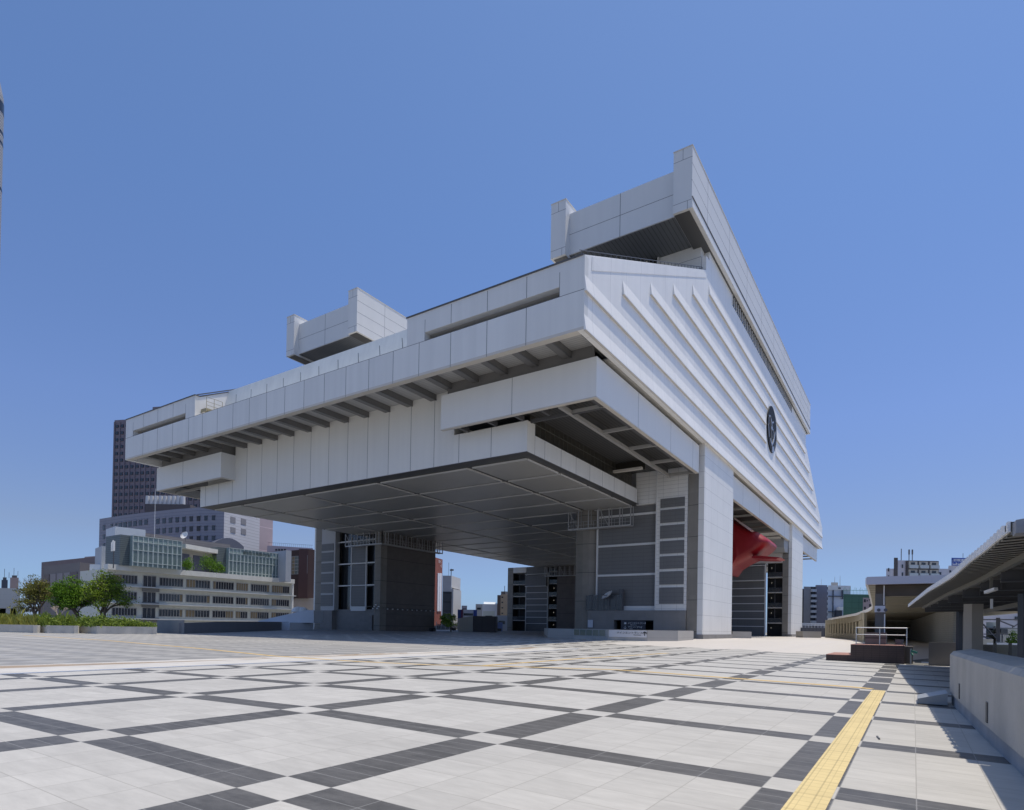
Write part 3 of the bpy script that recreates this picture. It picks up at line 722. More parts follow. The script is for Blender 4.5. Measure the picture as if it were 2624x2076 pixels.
b = MB(); P = [ony(*c4(*p), 117) for p in ((180, 270), (230, 262), (640, 545), (580, 570))]; b.ext(P, (0, 2, 0)); b.build('edge_trim', mat('pink_grey_trim', (.55, .42, .42), .5), rh)

# --- entrance sign board deep in the leg opening
navy = mat('navy_sign', (.012, .016, .035), .3)
wht = mat('white_lettering', (.80, .80, .80), .5)
sg = thing('entrance_sign', (-33, 80.6, ZG), 'dark navy entrance sign with white Japanese lettering inside the stone opening', 'sign')
b = MB(); b.box(-34.85, -31.2, 80.75, 80.9, .6, 2.55); b.build('board', navy, sg)
text_mesh('lettering', 'メインエントランス', .30, (-32.45, 80.72, 2.15), (1, 0, 0), (0, 0, 1), wht, sg)
text_mesh('lettering', 'Main Entrance', .16, (-32.95, 80.72, 1.90), (1, 0, 0), (0, 0, 1), wht, sg)
text_mesh('lettering', 'チケットうりば', .30, (-32.7, 80.72, 1.58), (1, 0, 0), (0, 0, 1), wht, sg)
text_mesh('lettering', 'Tickets', .16, (-33.3, 80.72, 1.34), (1, 0, 0), (0, 0, 1), wht, sg)
b = MB(); b.bar((-34.2, 80.72, 1.75), (-34.2, 80.72, 1.35), .06, .03); b.bar((-34.4, 80.72, 1.5), (-34.2, 80.72, 1.33), .06, .03); b.bar((-34.0, 80.72, 1.5), (-34.2, 80.72, 1.33), .06, .03)
b.box(-34.35, -34.05, 80.72, 80.75, 2.0, 2.25); b.build('pictogram', wht, sg)
b = MB(); b.box(-40.05, -39.25, 80.62, 80.72, 1.45, 2.55); tag(b.build('notice_board', mat('pale_notice', (.6, .62, .68), .5)), 'small pale blank notice board on the stone beside the navy sign', 'notice board')
# --- glass pen with dish above the stone base
gp_ = thing('roof_pen', (-37.5, 80.8, 3.96), 'smoked glass screen on the stone ledge above the entrance opening', 'glass screen')
b = MB(); b.box(-40.4, -34.7, 80.7, 80.74, 3.97, 6.2); b.build('screen', mat('smoked_screen', (.10, .11, .12), .2, alpha=.7), gp_)
b = MB()
for i in range(7): b.bar((-40.4+i*.95, 80.68, 3.97), (-40.4+i*.95, 80.68, 6.25), .06)
b.box(-35.3, -34.7, 80.8, 81.3, 3.97, 7.0)
b.build('post', darkmetal, gp_)
def dish(name, c, r, d, label):
    t = thing(name, c, label, 'satellite dish'); c = Vector(c); d = Vector(d).normalized(); e = d.cross(Vector((0, 0, 1))).normalized(); u = e.cross(d)
    b = MB(); N = 20; rings = []
    for k in range(6):
        rr = r*k/5; rings.append([c-d*(.35*r*(1-(k/5)**2))+(e*math.cos(a)+u*math.sin(a))*rr for a in [2*math.pi*i/N for i in range(N)]])
    for k in range(5):
        for i in range(N): b.poly([rings[k][i], rings[k][(i+1) % N], rings[k+1][(i+1) % N], rings[k+1][i]])
    b.build('reflector', mat('dish_white', (.75, .75, .75), .4), t, True)
    b = MB(); b.tube(c+u*r*.9, c+d*r, .03*r+.01); b.tube(c-u*r*.9+e*r*.3, c+d*r, .03*r+.01); b.tube(c-d*.3*r, c-d*.5*r-Vector((0, 0, r*1.4)), .06*r+.02); b.build('mount', darkmetal, t)
dish('satellite_dish', (-36.9, 80.2, 6.2), .95, (-.4, -.5, .75), 'white satellite dish behind the glass screen on the museum ledge')
# --- low curved granite parapet with glass and lettering in front of the leg
par = mat('granite_parapet', (.40, .385, .36), .6, 0, .06, .6, streak=.04, lines=[('z', .8, .42, .02, .4)])
lp = thing('entrance_parapet', (-32, 68, 0), 'low granite parapet with arrow lettering in front of the museum leg', 'parapet')
pts = [gp(1394, 1626), gp(1404, 1634), gp(1470, 1637.5), gp(1558, 1641), gp(1660, 1643), gp(1737, 1643), gp(1777, 1640)]
b = MB(); th = .35
base = min(p.z for p in pts)-.05; topz = .12+1.12
def seg(i, z0, z1, bb=b, mi=0, t0=0, t1=1, off=0.0):
    P, Q = pts[i].lerp(pts[i+1], t0), pts[i].lerp(pts[i+1], t1); d = (Q-P); d.z = 0; n = Vector((d.y, -d.x, 0)).normalized()*off
    bb.wall(P+n, Q+n, z0, z1, th, mi)
for i in range(len(pts)-1):
    if i == 2: continue
    seg(i, base, topz)
seg(2, base, .45); seg(2, .45, topz, t0=.93)
b.build('coping_wall', par, lp)
b = MB(); P, Q = pts[2], pts[2].lerp(pts[3], .93); b.wall(P, Q, .5, topz-.03, .06); b.build('glass_panel', mat('green_glass', (.12, .16, .145), .1, spec=.8), lp)
b = MB(); b.wall(P-Vector((0, .02, 0)), Q-Vector((0, .02, 0)), topz-.06, topz, .1); b.wall(P, Q, .45, .5, .1)
for i in range(6): R = P.lerp(Q, i/5); b.box(R.x-.03, R.x+.03, R.y-.03, R.y+.02, .5, topz)
b.build('glass_frame', mat('pale_frame', (.35, .36, .36), .4, .3), lp)
P, Q = pts[3], pts[4]; d = (Q-P).normalized(); n = Vector((d.y, -d.x, 0)).normalized()
b = MB(); b.wall(P+n*.012+d*.1, P.lerp(Q, .97)+n*.012, .44, topz-.06, .01); b.build('sign_face', mat('pale_sign_face', (.62, .62, .64), .5), lp)
text_mesh('lettering', 'メインエントランス(1F)', .27, P.lerp(Q, .60)+n*.03+Vector((0, 0, .9-pts[3].z)), d, (0, 0, 1), mat('black_lettering', (.03, .03, .03), .5), lp, sx=1.15)
text_mesh('lettering', 'Main Entrance', .14, P.lerp(Q, .74)+n*.03+Vector((0, 0, .68-pts[3].z)), d, (0, 0, 1), MATS['black_lettering'], lp)
b = MB(); A0 = P.lerp(Q, .92)+n*.03; A0.z = 0
for a_, c_ in (((0, .62), (0, 1.05)), ((-.2, .87), (0, 1.07)), ((.2, .87), (0, 1.07))): b.bar(A0+d*a_[0]+Vector((0, 0, a_[1])), A0+d*c_[0]+Vector((0, 0, c_[1])), .04, .07)
b.build('arrow', MATS['black_lettering'], lp)
def bench(name, p0, p1, dy, h, label):
    z = gz(p0.x, p0.y); b = MB(); P_ = Vector((p0.x, p0.y, 0)); Q_ = P_+RT*(h*2.9); Q_.z = 0; b.wall(P_, Q_, z-.05, z+h-.06, dy); b.wall(P_-RT*.03, Q_+RT*.03, z+h-.06, z+h, dy+.03)
    tag(b.build(name, par), label, 'granite block', 'granite blocks by the museum columns')
bench('granite_block', gp(1877, 1635), gp(1932, 1634), 3.0, 1.05, 'granite block between the two white museum columns')
bench('granite_block', gp(2057, 1634), gp(2101, 1633), 3.0, 1.3, 'granite block right of the far white museum column')
# =================================================================== BACKGROUND, LEFT
def facade(xl, yl, d, xr, yr):
    if yr is None or (isinstance(yr, tuple)):
        P = dep(xl, yl, d); r = ray(xr, yl); Q = CAM + r*(d*(yr[0] if yr else 1.0)); Q.z = P.z; return P, Q
    """top corners of a wall: pixel (xl,yl) at depth d, the other end at equal height; returns P, Q (world, at roof height)"""
    P = dep(xl, yl, d); r = ray(xr, yr); Q = CAM + r*((P.z-EYE)/r.z); return P, Q
class Fac:
    def __init__(s, xl, yl, d, xr, yr, depth, zb):
        s.P, s.Q = facade(xl, yl, d, xr, yr); s.zt = s.P.z; s.zb = zb
        e = s.Q-s.P; e.z = 0; s.L = e.length; s.e = e.normalized(); s.n = Vector((s.e.y, -s.e.x, 0)); s.depth = depth; s.bk = -s.n
        if not isinstance(yr, (int, float)):      # free-standing blocks: only the front shows, so their flanks turn away
            g = (s.P if xl > CCX else s.Q)-CAM; s.bk = Vector((g.x, g.y, 0)).normalized()
    def hit(s, x, y):
        r = ray(x, y); t = (s.P-CAM).dot(s.n)/r.dot(s.n); W = CAM+r*t; return (W-s.P).dot(s.e), W.z
    def pt(s, u, z, o=0.0): q = s.P+s.e*u+(s.n*o if o >= 0 or not hasattr(s, 'bk') else s.bk*-o); return Vector((q.x, q.y, z))
    def block(s, b, u0, u1, z0, z1, o0, o1, mi=0):      # o measured outwards from the wall
        b.ext([s.pt(u0, z0, o0), s.pt(u1, z0, o0), s.pt(u1, z0, o1), s.pt(u0, z0, o1)], (0, 0, z1-z0), mi)
    def body(s, b, mi=0): s.block(b, 0, s.L, s.zb, s.zt, -s.depth, 0, mi)
    def px(s, x0, y0, x1, y1):
        a = s.hit(x0, y0); c = s.hit(x1, y1); return min(a[0], c[0]), max(a[0], c[0]), min(a[1], c[1]), max(a[1], c[1])
def windows(F, rects, parent, frame, glass, mull=0, o=.06, name='window'):
    for (u0, u1, z0, z1) in rects:
        if mull >= 4 and rnd.random() < .6:
            kk = rnd.randint(1, 3) if rnd.random() < .8 else 5; ca = u0 if rnd.random() < .5 else u1-(u1-u0)*kk/mull
            cb_ = MB(); F.block(cb_, ca+.1, ca+(u1-u0)*kk/mull-.05, z0+.05, z1-.05, .031, .04); cb_.build('curtain', mat('tan_curtain', (.26, .20, .12), .8), parent)
        b = MB(); w = .12
        F.block(b, u0, u1, z0, z1, .0, .03, 1)
        F.block(b, u0-w, u0, z0-w, z1+w, .0, o); F.block(b, u1, u1+w, z0-w, z1+w, .0, o); F.block(b, u0, u1, z1, z1+w, .0, o); F.block(b, u0, u1, z0-w, z0, .0, o)
        for i in range(1, mull): t = u0+(u1-u0)*i/mull; F.block(b, t-.05, t+.05, z0, z1, .03, o)
        b.build(name, [frame, glass], parent)
farglass = mat('far_window_glass', (.035, .04, .05), .15, spec=.7)
# --- far hotel tower
F = Fac(293.5, 1077, 330, 560, 1059.5, 40, -6)
t = thing('hotel_tower', F.pt(F.L/2, 0), 'tall dark mauve hotel tower with a grid of small windows behind the museum', 'tower')
hm = mat('mauve_tower_wall', (.21, .175, .20), .7, 0, .04, .05, lines=[('z', 3.72, .3, .18, .35)])
b = MB(); F.body(b); F.block(b, F.L*.33, F.L*.62, F.zt, F.zt+7, -20, -3); b.build('wall', hm, t)
b = MB()
for i in range(0, int(F.L/3.35)): F.block(b, i*3.35+.35-.45, i*3.35+.35+.45, F.zb, F.zt-1, .0, .35)
b.build('pier', mat('mauve_pier', (.17, .145, .17), .7), t)
r = []
for i in range(34):
    for j in range(3, 20):
        u = 2.0+i*3.35; z = F.zt-3.5-j*3.72
        if u < F.L-2 and (i < 17) and z > 40: r.append((u-.75, u+.75, z-.8, z+.8))
# windows are tiny in the photo: keep the hundred that show largest as parts, the rest as one part
first = r[:96]; rest = [q for q in r[96:]]
for (u0, u1, z0, z1) in first:
    b = MB(); F.block(b, u0, u1, z0, z1, .0, .40); b.build('window', farglass, t)
b = MB()
for k, (u0, u1, z0, z1) in enumerate(rest): F.block(b, u0, u1, z0, z1, .0, .40)
for i in range(17):
    for j in range(3): z = F.zt-3.5-j*3.72; F.block(b, 2+i*3.35-.75, 2+i*3.35+.75, z-.8, z+.8, .0, .40)
tag(b.build('window_grid', farglass, t), kind='stuff')
# --- banded curved building
bm_ = mat('banded_grey_tiles', (.27, .27, .32), .6, 0, .04, .1, lines=[('z', 1.0, 0, .14, .35)])
bl_ = mat('banded_pale_tiles', (.55, .55, .58), .6, 0, .04, .1, lines=[('z', 1.0, 0, .14, .30)])
D0 = 215
pts = [(255, 1330), (318, 1320), (384, 1312), (446, 1305), (510, 1300), (575, 1299)]
P0 = dep(255, 1330, D0); ptw = []
for (x, y) in pts: rr = ray(x, y); ptw.append(CAM+rr*((P0.z-EYE)/rr.z))
t = thing('banded_office_building', (ptw[2].x, ptw[2].y, -6), 'curved grey office building with horizontal bands and square windows behind the school', 'building')
b = MB(); back = [p+FW*35 for p in ptw]; ring = ptw+back[::-1]
b.hexa([Vector((p.x, p.y, -6)) for p in ring], [Vector((p.x, p.y, P0.z)) for p in ring]); b.build('wall', bm_, t)
cx5 = lambda x, y: (250+x/5.694, 1320+y/5.694)
def wseg(x):
    for i in range(5):
        if pts[i][0] <= x <= pts[i+1][0]: return i
    return 4
def segF(i):
    F = Fac.__new__(Fac); F.P = ptw[i].copy(); F.Q = ptw[i+1].copy(); e = F.Q-F.P; e.z = 0; F.L = e.length; F.e = e.normalized(); F.n = Vector((F.e.y, -F.e.x, 0)); F.zt = P0.z; F.zb = -6; F.depth = 1; return F
wins = []
for x in (95,): wins += [(x, 155, 220), (x, 290, 350), (x, 420, 480), (x, 548, 600)]
for x, y in ((207, 138), (270, 128), (333, 118), (401, 108), (473, 98), (548, 90), (626, 80), (708, 70)): wins.append((x, y, y+70 if x > 300 else y+25))
for x, y in ((880, 58), (972, 50), (1065, 43), (1163, 36), (1262, 29), (1367, 22), (1473, 17), (1582, 11), (1693, 7)): wins += [(x, y, y+70), (x, y+146, y+216)]
for x, y in ((1367, 315), (1473, 310), (1582, 306), (1693, 303)): wins.append((x, y, y+60))
for x, ya, yb in wins:
    X, Ya = cx5(x, ya); _, Yb = cx5(x, yb); F = segF(wseg(X)); w = 22 if x > 300 else 14
    q = F.px(cx5(x-w, ya)[0], Ya, cx5(x+w, yb)[0], Yb); b = MB(); F.block(b, *q, 0.0, .12); F.block(b, q[0]-.2, q[1]+.2, q[3], q[3]+.2, 0, .3, 1); b.build('window', [farglass, bm_], t)
F = Fac(575.2, 1299, 1, 666, 1320, 25, -6); F.P = ptw[-1].copy()
rr = ray(666, 1326); Q = CAM+rr*((P0.z-EYE)/rr.z); F.Q = Q; e = Q-F.P; e.z = 0; F.L = e.length; F.e = e.normalized(); F.n = Vector((F.e.y, -F.e.x, 0)); F.zt = P0.z-.02; F.zb = -6; F.depth = 1.5
b = MB(); F.body(b); b.build('pale_wall', bl_, t)
c6_ = lambda x, y: (540+x/5.694, 1320+y/5.694)
for (x0, y0, x1, y1) in ((288, 18, 358, 125), (442, 45, 512, 150), (288, 170, 358, 270), (442, 192, 512, 293)):
    b = MB(); F.block(b, *F.px(*c6_(x0, y0), *c6_(x1, y1)), 0, .1); b.build('window', mat('grey_blind', (.24, .23, .24), .5), t)
F2 = Fac.__new__(Fac); F2.P = Q.copy(); rr = ray(699.5, 1333.5); F2.Q = CAM+rr*((P0.z-EYE)/rr.z); e = F2.Q-F2.P; e.z = 0; F2.L = e.length; F2.e = e.normalized(); F2.n = Vector((F2.e.y, -F2.e.x, 0)); F2.zt = P0.z-.05; F2.zb = -6; F2.depth = 1.5
b = MB(); F2.body(b); b.build('pink_wall', mat('pink_render', (.44, .36, .38), .6, lines=[('z', 8, 2, .25, -.4)]), t)
b = MB()
pp = [dep(x, y, 232) for x, y in ((372, 1310), (487, 1310))]
b.wall(Vector((pp[0].x, pp[0].y, 0)), Vector((pp[1].x, pp[1].y, 0)), 20, dep(430, 1292, 232).z, 12); b.build('plant_room', mat('dark_brown_plant_room', (.10, .085, .085), .7), t)
for i in range(9):
    x = 376+i*11.3; c = dep(x+2, 1290, 236); s_ = 1.0 if i < 8 else 1.25
    ct = thing('cooling_tower', (c.x, c.y, dep(x, 1296, 236).z), ('ribbed white cooling drum, %s in the row on the plant room roof' % ['leftmost', 'second from left', 'third from left', 'fourth from left', 'fifth from left', 'fourth from right', 'third from right', 'second from right', 'rightmost and largest'][i]), 'cooling tower', 'cooling drums on the plant room roof')
    z0 = dep(x, 1293, 236).z; z1 = dep(x, 1271 if i < 8 else 1267, 236).z
    b = MB(); b.tube((c.x, c.y, z0), (c.x, c.y, z1), .72*s_, .68*s_, 14); b.build('drum', mat('white_drum', (.62, .62, .62), .5, lines=[('z', .5, 0, .08, .25)]), ct)
    b = MB(); b.tube((c.x, c.y, z0-.9), (c.x, c.y, z0), .5, .5, 8); b.build('stand', darkmetal, ct)
# long low pinkish wing with roof railing
F = Fac(480, 1385, 200, 802, 1405, 20, -6)
t = thing('pink_wing', F.pt(F.L/2, 0), 'long low pinkish wing with a roof railing between school and museum leg', 'building')
b = MB(); F.body(b); b.build('wall', mat('pale_pink_wall', (.50, .43, .46), .6, lines=[('z', 5, 1, .12, .3)]), t)
b = MB()
for i in range(60): u = F.L*i/60; F.block(b, u, u+.06, F.zt, F.zt+1.1, -.3, -.24)
F.block(b, 0, F.L, F.zt+1.05, F.zt+1.12, -.3, -.24); b.build('railing', darkmetal, t)
for k in range(4):
    q = F.px(*c6_(940+k*42, 492), *c6_(972+k*42, 522)); b = MB(); F.block(b, *q, 0, .1); b.build('window', farglass, t)
# grey arched hall
F = Fac(548, 1390, 185, 625, 1400, 18, -6)
t = thing('arched_hall', F.pt(F.L/2, 0), 'dark grey barrel-roofed hall just above the school roof', 'hall')
b = MB(); n = 10; A = [F.pt(F.L*i/n, F.zt-1.4+3.4*math.sin(math.pi*(.12+.76*i/n)), 0) for i in range(n+1)] + [F.pt(F.L, 0, 0), F.pt(0, 0, 0)]
b.ext(A, -F.n*18); b.build('roof', mat('dark_sheet_roof', (.13, .14, .18), .5), t)
# --- school
F = Fac(276, 1447, 140, 747.4, 1486, 16, -6)
sc = thing('school_building', F.pt(F.L/2, -6), 'long cream school with rows of windows, ledges and glass rooftop rooms', 'school')
cr_ = mat('cream_school_render', (.62, .62, .56), .7, 0, .05, .3, streak=.12)
F.block  # main body
hz = lambda x, y: F.hit(x, y)[1]
zr = F.zt; zband = hz(276, 1457)
fl = [hz(512, 1513.5+0), hz(512, 1553), hz(512, 1589)]
b = MB(); F.block(b, 0, F.L, -6, zr-.9, -16, 0); b.build('wall', cr_, sc)
b = MB(); F.block(b, -.4, F.L+.2, zr-1.15, zr+.1, -1, 1.2); b.build('roof_fascia', mat('pale_fascia', (.66, .66, .63), .6, streak=.1, var=.05), sc)
lg = mat('grey_ledge', (.52, .54, .56), .6)
for z in fl:
    b = MB(); F.block(b, -.4, F.L+.9, z-.12, z+.12, -.5, 1.1); b.build('ledge', lg, sc)
b = MB(); F.block(b, F.L-.25, F.L+.15, -6, zr+.0, -16.2, .9); b.build('end_fin', mat('white_fin', (.75, .75, .73), .6), sc)
fr = mat('grey_window_frame', (.38, .37, .36), .6); cg = mat('classroom_glass', (.03, .032, .04), .12, spec=.8)
rowz = []
for (ya, yb) in ((1480.5, 1500.0), (1521.5, 1539.5), (1561.5, 1578.8)):
    rowz.append((hz(409, yb), hz(409, ya)))
cols = []
for a, c in ((220, 570), (905, 1240), (1295, 1635)): cols.append((cx5(a, 0)[0], cx5(c, 0)[0], 8))
for a, c, m in ((35-0, 330, 8), (375, 538, 5), (590, 848, 8), (895, 1142, 8)): cols.append((c6_(a, 0)[0], c6_(c, 0)[0], m))
for (z0, z1) in rowz:
    for k, (xa, xb, m) in enumerate(cols):
        u0, u1 = F.hit(xa, 1500)[0], F.hit(xb, 1500)[0]
        windows(F, [(u0, u1, z0, z1)], sc, fr, cg, m, .12)
    u0, u1 = F.hit(cx5(640, 0)[0], 1500)[0], F.hit(cx5(845, 0)[0], 1500)[0]
    windows(F, [(u0+.4, u1, z0-1.5, z1+.2)], sc, fr, cg, 3, .12, 'stair_window')
    b = MB(); F.block(b, u0, u1+.8, z0-1.7, z0-.5, .3, .36); b.build('balcony_screen', mat('grey_screen', (.20, .20, .20), .6), sc)
# glass rooftop rooms
def glassroom(xa, ya, xb, yb, hgt, nb, dd, side):
    G = Fac(xa, ya, dd, xb, yb, 7, zr); g = mat('pale_green_glass', (.26, .34, .34), .18, spec=.7, var=.10, vs=1.5); fm = mat('pale_green_frame', (.52, .58, .58), .4)
    b = MB(); G.block(b, 0, G.L, zr, G.zt, -7, 0); b.build('glass_room', g, sc)
    b = MB()
    for i in range(nb+1): u = G.L*i/nb; G.block(b, u-.07, u+.07, zr, G.zt, 0, .10)
    for z in (zr+.9, zr+(G.zt-zr)*.52, zr+(G.zt-zr)*.80, G.zt-.05): G.block(b, 0, G.L, z-.06, z+.06, 0, .13)
    b.build('frame_grid', fm, sc)
    b = MB(); dk = mat('dark_teal_bar', (.13, .18, .19), .3)  # darker teal bars on the glass between the frame uprights
    for i in range(nb):
        for f_ in (.42, .68): u = G.L*(i+f_)/nb; G.block(b, u-.09, u+.09, zr+.1, zr+(G.zt-zr)*.74, 0, .04)
    b.build('curtain_gap', dk, sc)
    b = MB(); G.block(b, -side, 0, zr, G.zt, -9, -1.5); b.build('side_bay', mat('dark_green_louvre', (.13, .16, .17), .5, lines=[('z', .45, 0, .12, .4)]), sc)
    return G
G1 = glassroom(341, 1371.5, 466, 1387, 0, 10, 141.5, 2.1)
G2 = glassroom(587.4, 1403.4, 733, 1421, 0, 16, 163.5, 2.6)
um = mat('faint_black_lettering', (.05, .07, .07), .5)
q0 = G2.hit(622, 1418); q1 = G2.hit(693, 1424)
text_mesh('lettering', '墨田区立両国中学校', .95, G2.pt((q0[0]+q1[0])/2, (q0[1]+q1[1])/2, .16), G2.e, (0, 0, 1), um, sc, sx=(q1[0]-q0[0])/(9*.95))
b = MB(); G = Fac(274, 1364, 150, 372, 1374, 8, zr-1); G.block(b, -1, G.L, zr-1, G.zt-3.5, -8, 0); b.build('penthouse', mat('blue_grey_render', (.40, .43, .48), .6), sc)
b = MB(); G = Fac(295, 1349, 151, 373, 1358, 8, zr-1); G.body(b); b.build('stair_head', mat('pale_blue_render', (.58, .62, .68), .6), sc)
b = MB(); G = Fac(373, 1366, 158, 590, 1396, 6, zr-1); G.body(b); b.build('roof_screen', mat('brown_grey_screen', (.22, .21, .22), .7, lines=[('z', .6, 0, .1, .3)]), sc)
b = MB(); G = Fac(466, 1394, 152, 563, 1411, 8, zr-1); G.block(b, 0, G.L, G.zt-1.1, G.zt, -6, 1.2); b.build('canopy_slab', MATS['pale_fascia'], sc)
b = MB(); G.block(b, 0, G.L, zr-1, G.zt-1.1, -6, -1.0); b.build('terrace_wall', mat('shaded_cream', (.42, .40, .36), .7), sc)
for (xa, xb) in ((467, 493), (503, 558)):
    u0, u1 = G.hit(xa, 1420)[0], G.hit(xb, 1420)[0]; b = MB(); G.block(b, u0, u1, zr+.3, G.zt-2.2, -1.0, -.9, 0); b.build('terrace_window', mat('violet_grey_glass', (.09, .09, .12), .3), sc)
b = MB(); G = Fac(733, 1410, 172, 747, 1411.5, 9, zr-1); G.body(b); b.build('end_wall', mat('blue_grey_render', (.40, .43, .48), .6), sc)
b = MB(); c0 = F.pt(F.hit(452, 1400)[0], zr, -12); b.tube((c0.x, c0.y, zr), (c0.x, c0.y, zr+22), .09, .04); b.build('antenna_mast', bandm, sc)
dish('satellite_dish', dep(472, 1371, 158), 1.05, (.3, -.8, .4), 'small round white dish on the school roof screen')
# phone mast with panels at the left end of the school
c0 = dep(291, 1430, 138); t = thing('antenna_pole', (c0.x, c0.y, zr), 'slim pole with bright white antennas left of the glass rooftop room', 'antenna')
b = MB(); b.tube((c0.x, c0.y, zr-1), (c0.x, c0.y, zr+5.3), .12); b.build('pole', darkmetal, t)
b = MB()
for k in range(5): b.box(c0.x-.7+.35*k, c0.x-.55+.35*k, c0.y-.3, c0.y-.1, zr+2.9+.2*(k % 2), zr+4.9+.25*(k % 3))
b.build('antenna_panel', mat('bright_white', (.85, .85, .85), .4), t)
# roof shrubs
leafmats = {}
def leafmat(name, col):
    if name in leafmats: return leafmats[name]
    m = bpy.data.materials.new(name); m.use_nodes = True; n = m.node_tree.nodes; L = m.node_tree.links.new; b_ = n['Principled BSDF']
    oi = n.new('ShaderNodeNewGeometry'); cr2 = n.new('ShaderNodeValToRGB'); L(oi.outputs['Random Per Island'], cr2.inputs[0])
    e = cr2.color_ramp.elements; e[0].color = (col[0]*.55, col[1]*.6, col[2]*.55, 1); e[1].color = (col[0]*1.5, col[1]*1.35, col[2]*1.2, 1)
    L(cr2.outputs[0], b_.inputs['Base Color']); b_.inputs['Roughness'].default_value = .6; b_.inputs['Specular IOR Level'].default_value = .25
    tr = n.new('ShaderNodeBsdfTranslucent'); L(cr2.outputs[0], tr.inputs['Color']); mx = n.new('ShaderNodeMixShader'); mx.inputs[0].default_value = .35
    L(b_.outputs[0], mx.inputs[1]); L(tr.outputs[0], mx.inputs[2]); L(mx.outputs[0], n['Material Output'].inputs['Surface'])
    leafmats[name] = m; return m
def leaf(b, c, s, rn=rnd):
    d = Vector((rn.gauss(0, 1), rn.gauss(0, 1), rn.gauss(0, 1))).normalized(); e = d.cross(Vector((rn.random(), rn.random(), rn.random()+.1))).normalized(); f = d.cross(e)
    c = Vector(c); w = s*.45; b.poly([c-e*s, c-f*w, c+e*s, c+f*w])
def clump(b, c, r, n, s, squash=1.0, rn=rnd):
    for i in range(n):
        v = Vector((rn.gauss(0, 1), rn.gauss(0, 1), rn.gauss(0, 1))).normalized()*r*(rn.random()**.4); v.z *= squash
        leaf(b, Vector(c)+v, s*(.6+.8*rn.random()), rn)
for (x, y, w, h) in ((480, 1447, 2.2, 2.0), (531, 1442, 3.0, 3.0), (556, 1452, 2.0, 2.1)):
    c = dep(x, y, 147); r_ = thing('roof_shrub', (c.x, c.y, zr), 'rounded green shrub on the school roof terrace, %s' % {480: 'left and smallest', 531: 'tallest in the middle', 556: 'right, by the second glass room'}[x], 'shrub', 'shrubs on the school roof')
    b = MB()
    for k in range(9): clump(b, c+Vector((rnd.uniform(-w, w)*.55, rnd.uniform(-.6, .6), rnd.uniform(-h, h)*.4)), w*.5, 110, .17)
    b.build('foliage', leafmat('shrub_green', (.12, .24, .03)), r_)
    b = MB(); b.tube((c.x, c.y, zr), (c.x, c.y, c.z), .12); b.build('stem', mat('bark', (.10, .08, .06), .9), r_)
# --- dark brick building
F = Fac(703.8, 1415, 208, 790, 1406.8, 14, -6)
t = thing('dark_brick_building', F.pt(F.L/2, -6), 'very dark brown brick block with a gridded window beside the museum leg', 'building')
db = mat('dark_brown_brick', (.05, .026, .026), .7, 0, .08, .5, lines=[('z', .3, 0, .04, .3)])
zlow = F.hit(770, 1533)[1]
b = MB(); F.block(b, 0, F.L, zlow, F.zt, -14, 0); G = Fac.__new__(Fac); b.build('wall', db, t)
b = MB()
b.wall(F.Q-Vector((0, 0, F.Q.z)), dep(806, 1500, 205)-Vector((0, 0, dep(806, 1500, 205).z)), zlow, F.zt, 3); b.build('side_wall', mat('dark_red_brick', (.085, .04, .038), .7, lines=[('z', .3, 0, .04, .3)]), t)
q = F.px(749, 1427, 787.5, 1469)
windows(F, [q], t, fr, mat('green_grid_glass', (.13, .16, .15), .2), 5, .15)
b = MB()
for k in range(1, 5): z = q[2]+(q[3]-q[2])*k/5; F.block(b, q[0], q[1], z-.08, z+.08, .03, .15)
b.build('window_bar', fr, t)
b = MB(); F.block(b, 0, F.L+4, -6, zlow, -13, -.8); b.build('base', mat('pinkish_render', (.42, .38, .36), .7), t)
# --- mauve-brown low building on the far left
F = Fac(106.5, 1441, 190, 249, 1426, 20, -6)
t = thing('brown_low_building', F.pt(F.L/2, -6), 'low mauve-brown building behind the trees left of the school', 'building')
b = MB(); F.body(b); b.build('wall', mat('mauve_brown_wall', (.21, .165, .165), .7, lines=[('z', 4, 1, .1, .3)]), t)
G = Fac(112, 1452, 182, 205, 1441, 7, -6); b = MB(); G.body(b); b.build('front_block', mat('grey_brown_wall', (.20, .18, .18), .7), t)
for k in range(5):
    u0 = G.L*(.03+k*.19); b = MB(); G.block(b, u0, u0+G.L*.155, G.zt-7.5, G.zt-2.5, 0, .15); b.build('wall_panel', mat('brown_panel', (.155, .12, .12), .6) if k in (0, 4) else mat('mauve_panel', (.28, .25, .26), .6), t)
G = Fac(252, 1424.5, 172, 276, 1427, 7, -6); b = MB(); G.body(b); b.build('side_block', mat('pinkish_render', (.42, .38, .36), .7), t)
G = Fac(230, 1446, 150, 276, 1447, 7, -6); b = MB(); G.body(b); b.build('annex', mat('pale_blue_render', (.58, .62, .68), .6), t)
# --- low concrete building, far left edge
F = Fac(-60, 1506, 105, 52, None, 12, -3)
t = thing('low_concrete_building', F.pt(F.L/2, -3), 'plain low concrete building with open ground floor at the left edge', 'building')
zo = F.hit(20, 1559)[1]; cm = mat('pale_concrete', (.48, .47, .45), .8, 0, .05, .4, streak=.08, lines=[('z', .9, 0, .02, .2)])
b = MB(); F.block(b, 0, F.L, zo, F.zt, -12, 0); b.build('upper_wall', cm, t)
b = MB()
for x in (-30, 22, 48): u = F.hit(x, 1570)[0]; F.block(b, u-.5, u+.4, -3, zo, -8, -.2)
F.block(b, 0, F.L, -3, zo, -12, -8, 1); b.build('pillar', [cm, mat('dark_green_glass', (.03, .05, .04), .3)], t)
